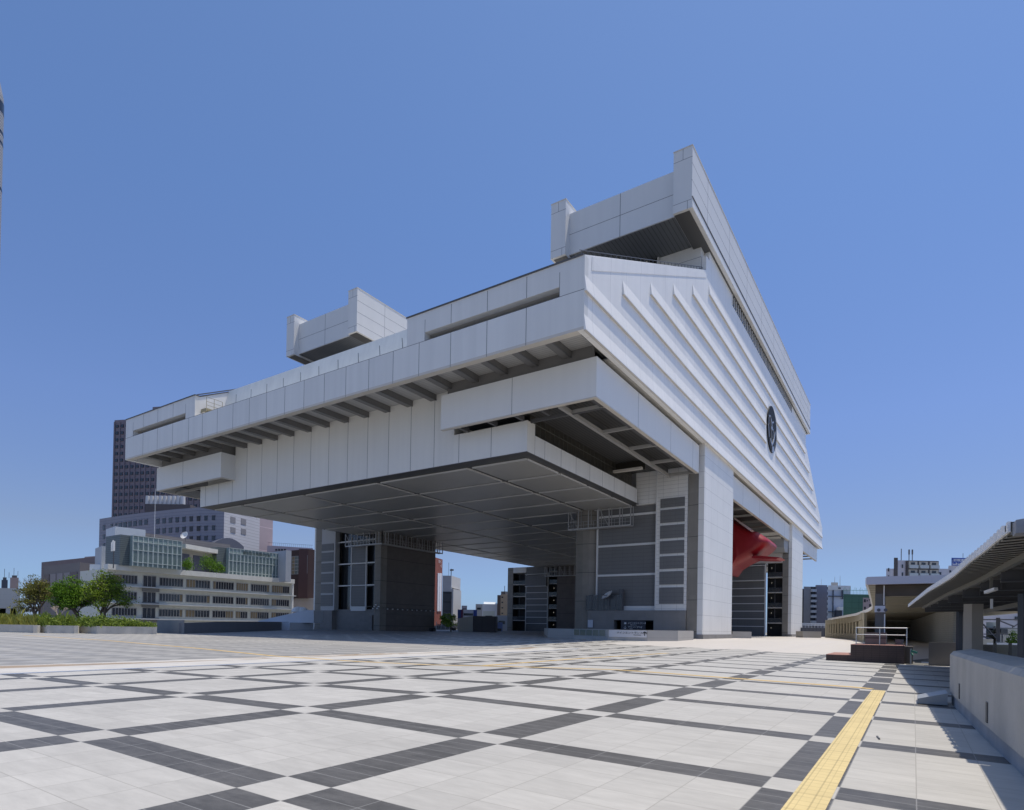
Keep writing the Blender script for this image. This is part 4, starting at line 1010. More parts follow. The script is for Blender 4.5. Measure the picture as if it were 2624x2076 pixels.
# distant roofs left
for (x0, y0, x1, d, col, lab) in ((4, 1486, 20, 260, (.06, .07, .10), 'dark navy roof block at the far left skyline'), (26, 1480, 48, 300, (.36, .27, .25), 'pinkish brown block with aerials on the left skyline')):
    F = Fac(x0, y0, d, x1, None, 10, -6); t = thing('distant_block', F.pt(F.L/2, -6), lab, 'building'); b = MB(); F.body(b); b.build('wall', mat('block_'+lab[:4], col, .7), t)
    b = MB(); F.block(b, F.L*.2, F.L*.8, F.zt, F.zt+1.2, -6, -2); u = F.L*.4; F.block(b, u, u+.2, F.zt+1, F.zt+5, -4, -3.8); F.block(b, u+2, u+2.2, F.zt+1, F.zt+3.5, -4, -3.8); b.build('roof_plant', darkmetal, t)
# --- slender round tower at the left border
c = dep(-78, 1560, 170); ztop = dep(0, 195, 170).z
t = thing('louvred_tower', (c.x, c.y, -6), 'very tall round grey tower cut off by the left edge of the photo', 'tower')
rad = 4.6
b = MB(); b.tube((c.x, c.y, -6), (c.x, c.y, ztop-9), rad, rad, 40); b.tube((c.x, c.y, ztop-9), (c.x, c.y, ztop-3), rad, rad*.97, 40); b.tube((c.x, c.y, ztop-3), (c.x, c.y, ztop+1), rad*.97, rad*.80, 40)
b.build('shaft', mat('grey_tower_louvres', (.34, .35, .37), .5, lines=[('z', .8, 0, .3, .55)]), t, False)
b = MB()
for z in (ztop-8, ztop-14, ztop-17, ztop-30): b.tube((c.x, c.y, z), (c.x, c.y, z+(3 if z > ztop-10 else .8)), rad*1.01, rad*1.01, 40)
b.build('dark_band', glassdark, t)

# --- low dark wall, white wedge building and domes between school and museum leg
def pxwall(name, pts, h_top, th, m, label, cat, parent=None):
    b = MB()
    for (xa, ya, za), (xb, yb, zb_) in zip(pts, pts[1:]):
        P, Q = gp(xa, ya), gp(xb, yb); P.z = Q.z = 0
        n = Vector((-(Q-P).y, (Q-P).x, 0)).normalized()*th
        b.hexa([P+Vector((0, 0, -.4)), Q+Vector((0, 0, -.4)), Q+n+Vector((0, 0, -.4)), P+n+Vector((0, 0, -.4))], [P+Vector((0, 0, za)), Q+Vector((0, 0, zb_)), Q+n+Vector((0, 0, zb_)), P+n+Vector((0, 0, za))])
    o = b.build(name, m, parent); return tag(o, label, cat) if parent is None else o
def zat(xb, yb, yt):  # height reached at pixel height yt above the ground point seen at (xb, yb)
    P = gp(xb, yb); d = (P-CAM).dot(FW); return CAM.z+ray(xb, yt).z*d
dw = mat('blue_grey_wall', (.17, .175, .19), .7, 0, .05, .5, streak=.08)
pxwall('low_wall', [(402, 1620, zat(402, 1620, 1589)), (465, 1624, zat(465, 1624, 1589))], 1, .3, mat('patched_grey_wall', (.30, .29, .28), .8, 0, .08, .6), 'short low grey wall right of the last planter', 'wall')
pxwall('low_wall', [(466, 1624, zat(466, 1624, 1597)), (560, 1621, zat(560, 1621, 1593.5)), (656, 1617.5, zat(656, 1617.5, 1593)), (740, 1614, zat(740, 1614, 1594))], 1, .4, dw, 'long low blue-grey wall in front of the school', 'wall')
ww = thing('white_wedge_building', gp(775, 1614), 'low white building with a sloping top rising to the museum leg', 'building')
whm = mat('bluish_white_wall', (.70, .73, .78), .6)
P = gp(742, 1615); Q = gp(803, 1614); P.z = Q.z = 0; e = (Q-P).normalized(); n = Vector((-e.y, e.x, 0))
zt1 = zat(742, 1615, 1595); b = MB(); b.hexa([P, Q, Q+n*6, P+n*6], [P+Vector((0, 0, zt1)), Q+Vector((0, 0, zt1)), Q+n*6+Vector((0, 0, zt1)), P+n*6+Vector((0, 0, zt1))]); b.build('base', whm, ww)
dpt = (P-CAM).dot(FW)+4
A = [dep(655, 1594, dpt), dep(676, 1588, dpt), dep(786, 1563, dpt), dep(804, 1564, dpt), dep(804, 1596, dpt), dep(655, 1596, dpt)]
b = MB(); b.ext(A, FW*5); b.build('sloping_part', whm, ww)
for k, (x, r0) in enumerate(((763, 1.0), (776, .9))):
    c = dep(x, 1568, dpt+8); b = MB(); N = 12
    rings = [[c+Vector((math.cos(a)*r0*1.2*math.cos(ph), math.sin(a)*r0*1.2*math.cos(ph), r0*math.sin(ph))) for a in [2*math.pi*i/N for i in range(N)]] for ph in (0, .4, .8, 1.2, 1.5)]
    for r1, r2 in zip(rings, rings[1:]):
        for i in range(N): b.poly([r1[i], r1[(i+1) % N], r2[(i+1) % N], r2[i]])
    tag(b.build('roof_dome', mat('white_dome', (.85, .85, .85), .4), None, True), 'small white dome above the wedge building, %s of the two' % ('left and larger' if k == 0 else 'right and smaller'), 'dome', 'small white roof domes')

# --- planters, grasses and trees
plm = mat('weathered_planter_stone', (.50, .475, .43), .85, 0, .12, 1.2, streak=.2, bump=.3)
soil = mat('planter_soil', (.06, .045, .03), .95)
pdef = [([(-30, 1619), (12, 1620), (95, 1622)], 'planter at the left edge with pale yellow grass'), ([(97, 1621), (121, 1622.5), (199, 1623.5)], 'middle stone planter with low green plants'), ([(200, 1622), (248, 1624.5), (401, 1625.5)], 'longest stone planter with bushy green plants on the right')]
beds = []
bd = lambda p: Vector((p.x, p.y, 0)).normalized()
for pts_, lab in pdef:
    W3 = [gp(*q) for q in pts_]; ph = .85
    for w in W3: w.z = gz(w.x, w.y)
    t = thing('stone_planter', W3[1], lab, 'planter', 'stone planters in front of the trees')
    b = MB(); s_ = MB()
    for P, Q in zip(W3, W3[1:]):
        z = min(P.z, Q.z)-.1; P2 = Vector((P.x, P.y, 0)); Q2 = Vector((Q.x, Q.y, 0)); b.wall(P2, Q2, z, z+ph+.1, .35)
    e0 = Vector((W3[-1].x, W3[-1].y, 0)); b.wall(e0+RT*.02, e0+bd(e0)*9, z, z+ph+.1, .35); e0 = Vector((W3[0].x, W3[0].y, 0)); b.wall(e0+bd(e0)*9, e0-RT*.02, z, z+ph+.1, .35)
    # bed behind
    W3 = [W3[0].lerp(W3[1], .12)]+W3[1:-1]+[W3[-1].lerp(W3[-2], .06)]; back = [w+bd(w)*9 for w in W3]; ring = [Vector((w.x, w.y, 0))+bd(w)*.3 for w in W3]+[Vector((w.x, w.y, 0)) for w in back[::-1]]
    s_.hexa([Vector((w.x, w.y, W3[0].z)) for w in ring], [Vector((w.x, w.y, W3[0].z+ph-.12)) for w in ring])
    b.build('kerb', plm, t); s_.build('soil', soil, t); beds.append((W3, W3[0].z+ph-.12))
for k, (W3, z) in enumerate(beds):
    b = MB(); b2 = MB()
    N = (900, 1000, 1700)[k]
    for i in range(N):
        j = rnd.randrange(len(W3)-1) if k != 2 else (0 if rnd.random() < .3 else 1); f_ = rnd.random(); p = W3[j].lerp(W3[j+1], f_); p = p+bd(p)*(.45+8*rnd.random()**1.3)
        h = (.25+.95*rnd.random()**1.6)*(1.5 if rnd.random() < .08 else 1)*(.75+.5*math.sin(p.x*1.3)**2)
        if k == 2 and j == 1: h *= (1.25-.75*f_)
        tgt = b
        if k == 0 or (k == 1 and rnd.random() < .35):
            for q in range(4):
                lean = Vector((rnd.gauss(0, .25), rnd.gauss(0, .25), 0))*h; w_ = RT*.02; base_ = Vector((p.x, p.y, z))+RT*rnd.uniform(-.2, .2)
                b2.poly([base_-w_, base_+w_, base_+lean*.5+Vector((0, 0, h*.8))+w_*.6, base_+lean+Vector((0, 0, h))])
        else:
            for q in range(7):
                c = Vector((p.x+rnd.gauss(0, .22), p.y+rnd.gauss(0, .22), z+h*rnd.uniform(.1, 1))); leaf(tgt, c, rnd.uniform(.09, .2))
    if b.v: tag(b.build('ground_cover', leafmat('fresh_green', (.17, .25, .05))), 'leafy green undergrowth filling the %s planter' % ('middle', 'middle', 'long right')[k], 'undergrowth', kind='stuff')
    if b2.v: tag(b2.build('tall_grass', leafmat('straw_green' if k == 0 else 'grass_green', (.36, .38, .10) if k == 0 else (.25, .33, .06))), ('pale yellow-green grass in the left edge planter' if k == 0 else 'thin green grass blades in the middle planter'), 'grass', kind='stuff')
bark = mat('grey_bark', (.115, .095, .075), .95, 0, .2, 3)
def tree(x, yb, ytop, halfw, d, label, lm, n_leaf, lean=0, bare=.25, seed=1, trunk=.2):
    rn = random.Random(seed); base = dep(x, yb, d); base.z -= .3; H = dep(x, ytop, d).z-base.z; W = halfw*d/CF
    t = thing('broadleaf_tree', base, label, 'tree', 'trees behind the stone planters')
    tb = MB(); fb = MB(); tips = []
    def grow(p, dr, L, r, lv):
        q = p+dr*L; tb.tube(p, q, r, r*.68, 6 if lv else 8)
        if lv >= 5: tips.append(q); return
        for k in range(3 if lv < 3 else 3):
            nd = (dr+Vector((rn.gauss(0, .55), rn.gauss(0, .55), rn.gauss(.08, .28)))).normalized()
            nd.z = max(nd.z, -.25 if lv > 1 else .1); nd.normalize()
            grow(q if k else p.lerp(q, .8), nd, L*rn.uniform(.66, .95), r*.62, lv+1)
        if lv >= 2: tips.append(q)
    for k in range(3):
        a = rn.uniform(0, 6.28); grow(base+Vector((0, 0, H*.0)), Vector((math.cos(a)*.42+lean, math.sin(a)*.42, 1)).normalized(), H*.19, trunk*(1.0 if k == 0 else .7), 0)
    # bring crown to the size seen in the photo
    xs_ = [(q-base).dot(RT) for q in tips]; zs_ = [(q-base).z for q in tips]
    mx = max(abs(min(xs_)), abs(max(xs_))); mz = max(zs_); sx_ = W/mx; sz_ = (H*.97)/mz
    def fit(q): v = Vector(q)-base; v = Vector((v.x*sx_, v.y*sx_, v.z*sz_)); return base+v
    tb.v = [tuple(fit(q)) for q in tb.v]; tips = [fit(q) for q in tips]
    tb.build('trunk', bark, t)
    per = max(4, int(n_leaf/len(tips)))
    for q in tips:
        if rn.random() < bare: continue
        rr = rn.uniform(.35, .8)*W*.15
        k = int(per*rn.uniform(.5, 1.8))
        for i in range(k):
            v = Vector((rn.gauss(0, rr*1.25), rn.gauss(0, rr*1.25), rn.gauss(0, rr*.35))); leaf(fb, q+v, rn.uniform(.08, .17), rn)
    fb.build('crown', leafmat(*lm), t)
    return t
dT = 88
tree(92, 1596, 1470, 66, dT, 'sparse olive-brown tree, leftmost by the concrete building', ('olive_leaf', (.15, .16, .04)), 10500, -.12, .38, 11, .22)
tree(205, 1600, 1474, 62, dT-1, 'dense bright green tree in the middle of the group', ('bright_leaf', (.11, .23, .02)), 20000, -.08, .05, 5, .22)
tree(268, 1598, 1458, 66, dT-3, 'spreading tree with thin grey branches, rightmost of the group in front of the school', ('yellow_leaf', (.19, .29, .035)), 11500, .05, .40, 23, .24)
def bare_tree(x, yb, ytop, halfw, d, seed, label, col):
    rn = random.Random(seed); base = dep(x, yb, d); H = dep(x, ytop, d).z-base.z; t = thing('bare_tree', base, label, 'tree'); b = MB()
    def grow(p, dr, L, r, lv):
        q = p+dr*L; b.tube(p, q, r, r*.6, 5)
        if lv >= 4: return
        for k in range(3): grow(q, (dr+Vector((rn.gauss(0, .38), rn.gauss(0, .38), rn.gauss(.15, .15)))).normalized(), L*.74, r*.62, lv+1)
    grow(base, Vector((0, 0, 1)), H*.30, .14, 0); b.build('branches', col, t)
bare_tree(88, 1590, 1462, 40, dT+7, 3, 'leafless grey-brown tree poking up behind the leftmost leafy tree', mat('dead_twig', (.20, .16, .14), .9))
bare_tree(149, 1596, 1545, 26, dT-6, 8, 'small pale bare trunk between the left and middle trees', mat('pale_trunk', (.48, .40, .34), .9))

# =================================================================== BACKGROUND BETWEEN THE LEGS
c9 = lambda x, y: (1090+x/5.536, 1400+y/5.536)
F = Fac(1108, 1426, 250, 1134.3, (1.045,), 20, -6)
t = thing('red_brick_tower', F.pt(F.L/2, -6), 'narrow red brick building with white characters and tall twin white signs', 'building')
rb = mat('red_brick', (.27, .085, .06), .75, 0, .08, .3, lines=[('z', .6, 0, .08, .25)])
b = MB(); F.body(b); b.build('wall', rb, t)
wl = mat('white_sign_panel', (.80, .82, .85), .4)
for (xa, xb) in ((1121, 1123.4), (1126.2, 1128.6)):
    b = MB(); u0, u1, z0, z1 = F.px(xa, 1468.5, xb, 1566.5); F.block(b, u0, u1, z0, z1, 0, .3); b.build('sign_strip', wl, t)
q = F.hit(1126, 1440); text_mesh('lettering', 'マスターズ', 1.6, F.pt(q[0], q[1], .2), F.e, (0, 0, 1), wl, t, sx=.42)
q = F.hit(1129, 1451); text_mesh('lettering', 'ーズ', 1.5, F.pt(q[0], q[1], .2), F.e, (0, 0, 1), wl, t, sx=.6)
F = Fac(1134.5, 1475, 230, 1157, None, 16, -6)
t = thing('grey_office_block', F.pt(F.L/2, -6), 'grey office block with dark glazed front right of the red brick tower', 'building')
gm = mat('office_grey', (.33, .34, .38), .6); gm2 = mat('office_pale_grey', (.56, .55, .54), .6)
b = MB(); F.block(b, 0, F.L, -6, F.zt, -14, 0); b.build('wall', gm, t)
b = MB(); G2_ = Fac(1157.2, 1475.2, 230.1, 1180.3, (1.06,), 10, -6); zm = G2_.hit(1168, 1508.5)[1]; G2_.block(b, 0, G2_.L, zm, G2_.zt-.01, -10, 0); b.build('upper_side', gm2, t)
G3_ = Fac(1162, 1509, 228, 1182, (1.05,), 14, -6); b = MB(); G3_.body(b); b.build('lower_side', gm2, t)
H3 = Fac(1134.5, 1509, 228, 1162, None, 3, -6); b = MB(); H3.body(b); b.build('front_wall', gm, t)
b = MB(); u = H3.px(1135, 1516, 1162-.5-5.5, 1600); H3.block(b, u[0], u[1], -6, u[3], 0, .1); b.build('glazing', mat('dark_office_glass', (.035, .04, .055), .2, lines=[('z', 3.4, 0, .5, .5)]), t)
b = MB(); c = dep(1156, 1475, 233); b.tube(c, c+Vector((0, 0, 2.6)), .15); b.box(c.x-.4, c.x+1.0, c.y-.3, c.y+.3, c.z+1.8, c.z+2.4); c = dep(1149.5, 1475, 233); b.tube(c, c+Vector((0, 0, 5)), .06); b.build('roof_aerial', darkmetal, t)
F = Fac(1173, 1562, 180, 1222, None, 10, -6)
t = thing('blue_shop', F.pt(F.L/2, -6), 'low shop with blue end panels and a white sign band', 'shop')
b = MB(); F.body(b); b.build('wall', mat('shop_pale', (.52, .54, .62), .6), t)
for xa, xb, cc, nm in ((1173, 1181.5, (.02, .04, .16), 'navy_panel'), (1181.5, 1186, (.09, .02, .05), 'maroon_panel'), (1213.5, 1222, (.03, .07, .30), 'blue_panel')):
    b = MB(); q = F.px(xa, 1563, xb, 1600); F.block(b, q[0], q[1], -6, F.zt, 0, .2); b.build('end_panel', mat(nm, cc, .4), t)
b = MB(); q = F.px(1188, 1571.5, 1212, 1578); F.block(b, *q, 0, .1); b.build('window', farglass, t)
for (x0, y0, x1, y1, d, cc, nm, lab, cat) in ((1219, 1548, 1236, 1546, 260, (.30, .31, .32), 'grey_house', 'small grey house left of the white gabled one', 'house'), (1183, 1552, 1197, 1553, 300, (.20, .21, .25), 'dark_house', 'small dark block just right of the office block', 'building'), (1238, 1566, 1268, 1568, 200, (.45, .50, .50), 'green_white_house', 'pale green-white low house under the gabled one', 'house'), (1272, 1577, 1300, 1577, 170, (.62, .62, .66), 'white_low_house', 'low white building by the stone leg', 'building'), (1272, 1595, 1288, 1595, 150, (.25, .32, .60), 'blue_shed', 'small light blue hut in front of the low white building', 'hut')):
    F = Fac(x0, y0, d, x1, None, 9, -6); t = thing('city_building', F.pt(F.L/2, -6), lab, cat); b = MB(); F.body(b); b.build('wall', mat(nm, cc, .6), t)
    q = (F.L*.2, F.L*.8, F.zt-2.4, F.zt-1.5); b = MB(); F.block(b, *q, 0, .1); b.build('window', farglass, t)
F = Fac(1236, 1548, 240, 1276, None, 14, -6)
t = thing('gabled_house', F.pt(F.L/2, -6), 'pale blue-white gabled house between the museum legs', 'house')
b = MB(); F.body(b); b.build('wall', mat('bluish_white_house', (.56, .60, .68), .6), t)
b = MB(); zr2 = F.hit(1250, 1542)[1]; b.hexa([F.pt(F.L*.08, F.zt+.005), F.pt(F.L, F.zt+.005), F.pt(F.L, F.zt+.005, -14), F.pt(F.L*.08, F.zt+.005, -14)], [F.pt(F.L*.08, zr2, -3), F.pt(F.L*.82, zr2, -3), F.pt(F.L*.82, zr2, -9), F.pt(F.L*.08, zr2, -9)]); b.build('roof', mat('pale_roof', (.62, .66, .70), .5), t)
F = Fac(1283, 1523, 230, 1300.5, None, 12, -6)
t = thing('tan_tower_block', F.pt(F.L/2, -6), 'tan block of flats with a dark side next to the rear stone leg', 'building')
b = MB(); F.body(b); b.build('wall', mat('tan_wall', (.34, .27, .20), .7), t)
G = Fac(1274.5, 1525, 234, 1283, None, 10, -6); b = MB(); G.body(b); b.build('side_wall', mat('brown_side', (.12, .09, .08), .7), t)
for y in (1529, 1542, 1556, 1570): b = MB(); F.block(b, *F.px(1285, y, 1289.5, y+3.5), 0, .1); b.build('window', farglass, t)
b = MB(); c = dep(1293, 1520, 236); b.tube(c, c+Vector((0, 0, 2.8)), .12); b.box(c.x-1, c.x+1, c.y-1, c.y+1, c.z-.5, c.z+.6); b.build('roof_aerial', darkmetal, t)
F = Fac(1174, 1586, 128, 1212, None, 10, -1); sh = thing('dark_shed', F.pt(F.L, 0), 'low dark shed with a translucent end wall behind the railing', 'shed')
b = MB(); P = dep(1212, 1579.5, 126); Q = dep(1272.5, 1578.5, 126); P.z = Q.z = 0; zt_ = dep(1240, 1579, 126).z; b.wall(P, Q, -.5, zt_, 10); b.build('wall', mat('dark_brown_sheet', (.075, .07, .075), .7, lines=[('x', 2.2, 0, .08, .4)]), sh)
P2 = dep(1174, 1586, 134); P2.z = 0; b = MB(); zl = dep(1174, 1585, 134).z; n_ = FW*8
b.hexa([P2, P, P+n_, P2+n_], [P2+Vector((0, 0, zl)), P+Vector((0, 0, zt_)), P+n_+Vector((0, 0, zt_)), P2+n_+Vector((0, 0, zl))]); b.build('translucent_wall', mat('greenish_sheet', (.33, .38, .37), .4, lines=[('x', 1.2, 0, .1, .2)]), sh)
# tree and shrubs beyond the plaza
c = dep(1156, 1594, 125); t = thing('light_green_tree', (c.x, c.y, -1), 'light green bush-like tree in the gap between the museum legs', 'tree')
b = MB()
for k in range(26): clump(b, c+RT*rnd.uniform(-2.4, 1.4)+Vector((0, 0, rnd.uniform(-.8, 1.5))), .6, 60, .16, .7)
b.build('crown', leafmat('lime_leaf', (.27, .42, .08)), t); b = MB(); b.tube((c.x, c.y, -1), (c.x, c.y, c.z), .2, .1); b.build('trunk', bark, t)
# kerb wall and railing under the museum
z0 = .12
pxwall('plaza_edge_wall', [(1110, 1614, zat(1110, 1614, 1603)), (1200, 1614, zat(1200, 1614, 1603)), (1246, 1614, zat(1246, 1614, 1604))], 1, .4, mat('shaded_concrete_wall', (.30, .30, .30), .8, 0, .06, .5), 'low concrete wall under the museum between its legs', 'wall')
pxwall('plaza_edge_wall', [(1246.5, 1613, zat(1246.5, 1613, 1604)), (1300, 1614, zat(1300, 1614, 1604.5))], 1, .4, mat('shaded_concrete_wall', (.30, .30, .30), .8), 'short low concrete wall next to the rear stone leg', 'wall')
P, Q = gp(1118, 1614.6), gp(1236, 1614.6); t = thing('glass_railing', P.lerp(Q, .5), 'glass railing on slim posts under the museum', 'railing'); b = MB()
for i in range(13):
    R_ = P.lerp(Q, i/12); b.bar((R_.x, R_.y, .1), (R_.x, R_.y, zat(1180, 1614.6, 1595)), .10)
b.build('post', mat('pale_post', (.45, .47, .48), .4), t); b = MB(); b.wall(Vector((P.x, P.y, 0)), Vector((Q.x, Q.y, 0)), .4, zat(1180, 1614.6, 1600), .03); b.build('pane', mat('smoky_rail_glass', (.15, .17, .18), .15, alpha=.5), t)
for k, (x, y, w) in enumerate(((1106, 1618, .95), (1162, 1616, .8), (1190, 1617, .6), (1322, 1615.5, 1.9), (1360, 1614.5, 1.2))):
    c = gp(x, y); rb_ = MB()
    for i in range(6):
        o_ = Vector((rnd.uniform(-w, w)*.8, rnd.uniform(-.4, .4), .25+rnd.uniform(0, .2))); p0 = c+o_
        N = 7; ring0 = [p0+Vector((math.cos(a)*w*.4, math.sin(a)*w*.4, -.35)) for a in [2*math.pi*j/N+rnd.random()*.4 for j in range(N)]]
        ring1 = [p0+Vector((math.cos(a)*w*.25, math.sin(a)*w*.25, rnd.uniform(.1, .35))) for a in [2*math.pi*j/N for j in range(N)]]; rb_.hexa(ring0, ring1)
    tag(rb_.build('covered_equipment', mat('black_tarp', (.02, .02, .022), .6), None), 'black heap of covered equipment in the shade, %s' % ['leftmost, by the dark stone leg', 'second from left', 'third from left', 'by the rear stone leg', 'rightmost and low'][k], 'equipment', 'black heaps on the shaded paving')
# =================================================================== RIGHT SIDE
cw = mat('board_marked_concrete', (.43, .415, .39), .85, 0, .10, 1.6, streak=.22, bump=.5)
cwb = mat('blue_grey_concrete_base', (.30, .32, .35), .85, 0, .16, 1.2, streak=.25, bump=.3)  # plinth concrete, bluer and darker than the wall above
wallpts = [Vector((.66, 16.2, 0)), Vector((.71, 14.6, 0)), Vector((.82, 11.4, 0)), Vector((.90, 9.4, 0)), Vector((.98, 7.6, 0)), Vector((1.12, 4.5, 0)), Vector((1.3, 1.0, 0)), Vector((1.5, -4, 0))]
cwt = thing('concrete_wall', (.82, 11.4, -.14), 'chest-high grey concrete wall with vents on the right of the plaza', 'wall')
b = MB(); b2 = MB(); b3 = MB()
for P, Q in zip(wallpts, wallpts[1:]):
    zb = gz(P.x, P.y)-.05; off = Vector((.05, 0, 0))
    def sec(p, x0, x1): return (p.x+x0, p.x+x1, p.y)
    for bb, x0, x1, za, zc in ((b, 0, .42, .10, .93), (b2, .035, .38, zb, .085), (b3, .03, .38, .085, .10)):
        bb.hexa([(P.x+x0, P.y, za), (Q.x+x0, Q.y, za), (Q.x+x1, Q.y, za), (P.x+x1, P.y, za)], [(P.x+x0, P.y, zc), (Q.x+x0, Q.y, zc), (Q.x+x1, Q.y, zc), (P.x+x1, P.y, zc)])
    b.hexa([(P.x, P.y, .93), (Q.x, Q.y, .93), (Q.x+.42, Q.y, .93), (P.x+.42, P.y, .93)], [(P.x+.06, P.y, 1.0), (Q.x+.06, Q.y, 1.0), (Q.x+.40, Q.y, 1.06), (P.x+.40, P.y, 1.06)])
b.build('wall_body', cw, cwt); b2.build('plinth', cwb, cwt); b3.build('shadow_groove', joint, cwt)
vm = mat('vent_grille', (.16, .15, .14), .7, lines=[('z', .028, 0, .012, .6)])
for q in ((2471, 1802), (2540.5, 1859)):
    c = onx(q[0], q[1], .80 if q[0] < 2500 else .90); y = c.y; 
    for P, Q in zip(wallpts, wallpts[1:]):
        if Q.y <= y <= P.y: x = P.x+(Q.x-P.x)*(P.y-y)/(P.y-Q.y)
    b = MB(); b.box(x-.012, x+.05, y-.09, y+.09, .16, .44); b.build('vent', vm, cwt)
# small floor box beside the end of the wall
c = gp(2400, 1798)
t = thing('floor_light_box', (.42, 15.9, gz(.4, 15.9)), 'low grey metal box with sloping lid at the far end of the concrete wall', 'box')
b = MB(); z = gz(.4, 15.9); b.hexa([(.08, 15.5, z+.02), (.60, 15.5, z+.02), (.60, 16.5, z+.02), (.08, 16.5, z+.02)], [(.08, 15.5, z+.12), (.60, 15.5, z+.27), (.60, 16.5, z+.27), (.08, 16.5, z+.12)]); b.build('housing', mat('light_grey_steel', (.34, .36, .38), .4, .3), t)
b = MB(); b.box(.16, .52, 15.6, 16.4, z-.02, z+.02); b.build('foot', joint, t)
b = MB(); b.bar((-.42, 10.05, gz(-.42, 10.05)+.012), (-.38, 9.8, gz(-.4, 9.8)+.012), .02, .012); tag(b.build('twig', joint), 'short dark twig lying on the paving right of the yellow strip', 'twig')

# --- steel canopy
cp = thing('steel_canopy', (1.5, 20, 2.6), 'dark steel canopy with a white corrugated edge over the right walkway', 'canopy')
E_ = [(-.22, 35.5), (.10, 28.5), (.38, 22.6), (.58, 19.6), (.74, 17.0), (.84, 13.6), (.93, 11.7), (.98, 10.0), (1.0, 9.75)]
def ex(y):
    for (xa, ya), (xb, yb) in zip(E_, E_[1:]):
        if yb <= y <= ya: return xa+(xb-xa)*(ya-y)/(ya-yb)
    return E_[-1][0] if y < E_[-1][1] else E_[0][0]
ZC = 2.62
b = MB(); teeth = MB(); y = 9.75; k = 0; pit_ = .34
while y < 35.5:
    h = .15 if k % 2 == 0 else 0.0
    x0 = ex(y); x1 = 9.0; rise = .0
    b.hexa([(x0, y, ZC+h), (x1, y, ZC+h+.5), (x1, y+pit_/2, ZC+h+.5), (x0, y+pit_/2, ZC+h)], [(x0, y, ZC+h+.012), (x1, y, ZC+h+.512), (x1, y+pit_/2, ZC+h+.512), (x0, y+pit_/2, ZC+h+.012)])
    b.hexa([(x0, y, ZC), (x1, y, ZC+.5), (x1, y+.012, ZC+.5), (x0, y+.012, ZC)], [(x0, y, ZC+.162), (x1, y, ZC+.662), (x1, y+.012, ZC+.662), (x0, y+.012, ZC+.162)])
    if h: teeth.box(x0-.03, x0+.01, y, y+pit_/2, ZC+.05, ZC+.17)
    y += pit_/2; k += 1
b.build('corrugated_sheet', mat('galvanised_roof_sheet', (.27, .255, .225), .5, .1, .08, .8), cp)
for y0_, y1_ in zip([9.75+i*.99 for i in range(26)], [9.75+i*.99 for i in range(1, 27)]): teeth.hexa([(ex(y0_)-.028, y0_-.01, ZC+.035), (ex(y1_)-.028, y1_+.01, ZC+.035), (ex(y1_)+.0, y1_+.01, ZC+.035), (ex(y0_)+.0, y0_-.01, ZC+.035)], [(ex(y0_)-.028, y0_-.01, ZC+.06), (ex(y1_)-.028, y1_+.01, ZC+.06), (ex(y1_)+.0, y1_+.01, ZC+.06), (ex(y0_)+.0, y0_-.01, ZC+.06)])
teeth.build('white_edge', mat('white_edge_cap', (.82, .82, .82), .5), cp)
bs = mat('charcoal_steel_beam', (.085, .085, .09), .5, .2)
b = MB()
for Y in (11.8, 14.6, 17.4, 20.2, 23.4, 26.8, 30.2, 33.6):
    x0 = ex(Y)+.55
    for z0, z1, w in ((ZC-.05, ZC-.03, .16), (ZC-.24, ZC-.05, .03), (ZC-.26, ZC-.24, .16)):
        b.hexa([(x0, Y-w/2, z0), (9, Y-w/2, z0+.1), (9, Y+w/2, z0+.1), (x0, Y+w/2, z0)], [(x0, Y-w/2, z1), (9, Y-w/2, z1+.1), (9, Y+w/2, z1+.1), (x0, Y+w/2, z1)])
    b.box(x0+.35, x0+.38, Y-.08, Y+.08, ZC-.25, ZC-.04)
b.build('cross_beam', bs, cp)
b = MB()
ys_ = [9.8+i*1.3 for i in range(20)]
for y0_, y1_ in zip(ys_, ys_[1:]): b.bar((ex(y0_)+.55, y0_, ZC-.02), (ex(y1_)+.55, y1_, ZC-.02), .09, .10); b.bar((ex(y0_)+2.4, y0_, ZC-.30), (ex(y1_)+2.4, y1_, ZC-.30), .10, .14)
b.build('edge_purlin', mat('greenish_grey_steel', (.16, .155, .135), .5, .1), cp)
b = MB(); n = 10
prof = [(1.02+5.5*i/n, 2.60+.16+.36*math.sin(math.pi/2*min(1, i/n*1.5))) for i in range(n+1)]
for (xa, za), (xb, zb_) in zip(prof, prof[1:]): b.hexa([(xa, 9.45, 2.6), (xb, 9.45, 2.6), (xb, 9.75, 2.6), (xa, 9.75, 2.6)], [(xa, 9.45, za), (xb, 9.45, zb_), (xb, 9.75, zb_), (xa, 9.75, za)])
b.build('end_fascia', mat('grey_end_fascia', (.30, .31, .34), .45, 0, .04, .5), cp)
b = MB(); b.hexa([(1.30, -6, 2.66), (9, -6, 3.1), (9, 9.40, 3.1), (1.12, 9.40, 2.66)], [(1.30, -6, 2.72), (9, -6, 3.16), (9, 9.40, 3.16), (1.12, 9.40, 2.72)]); b.build('near_roof_sheet', MATS['galvanised_roof_sheet'], cp)
b = MB(); q = dep(2540, 1517, 12.5); b.bar(q, q+Vector((0, 0, .5)), .05); b.bar(q+Vector((-.08, .12, 0)), q+Vector((.06, -.2, .05)), .07, .06, 1); q = dep(2552, 1500, 12); b.build('bracket_lamp', [mat('greenish_grey_steel', (.16, .155, .135)), mat('lamp_white', (.7, .7, .7), .4)], cp)
b = MB(); q = dep(2541, 1560, 14); b.bar(q, dep(2541, 1535, 14), .05); b.build('white_conduit', mat('lamp_white', (.7, .7, .7), .4), cp)
stm = mat('tan_stone_post', (.36, .33, .29), .7, 0, .06, 1, streak=.06)
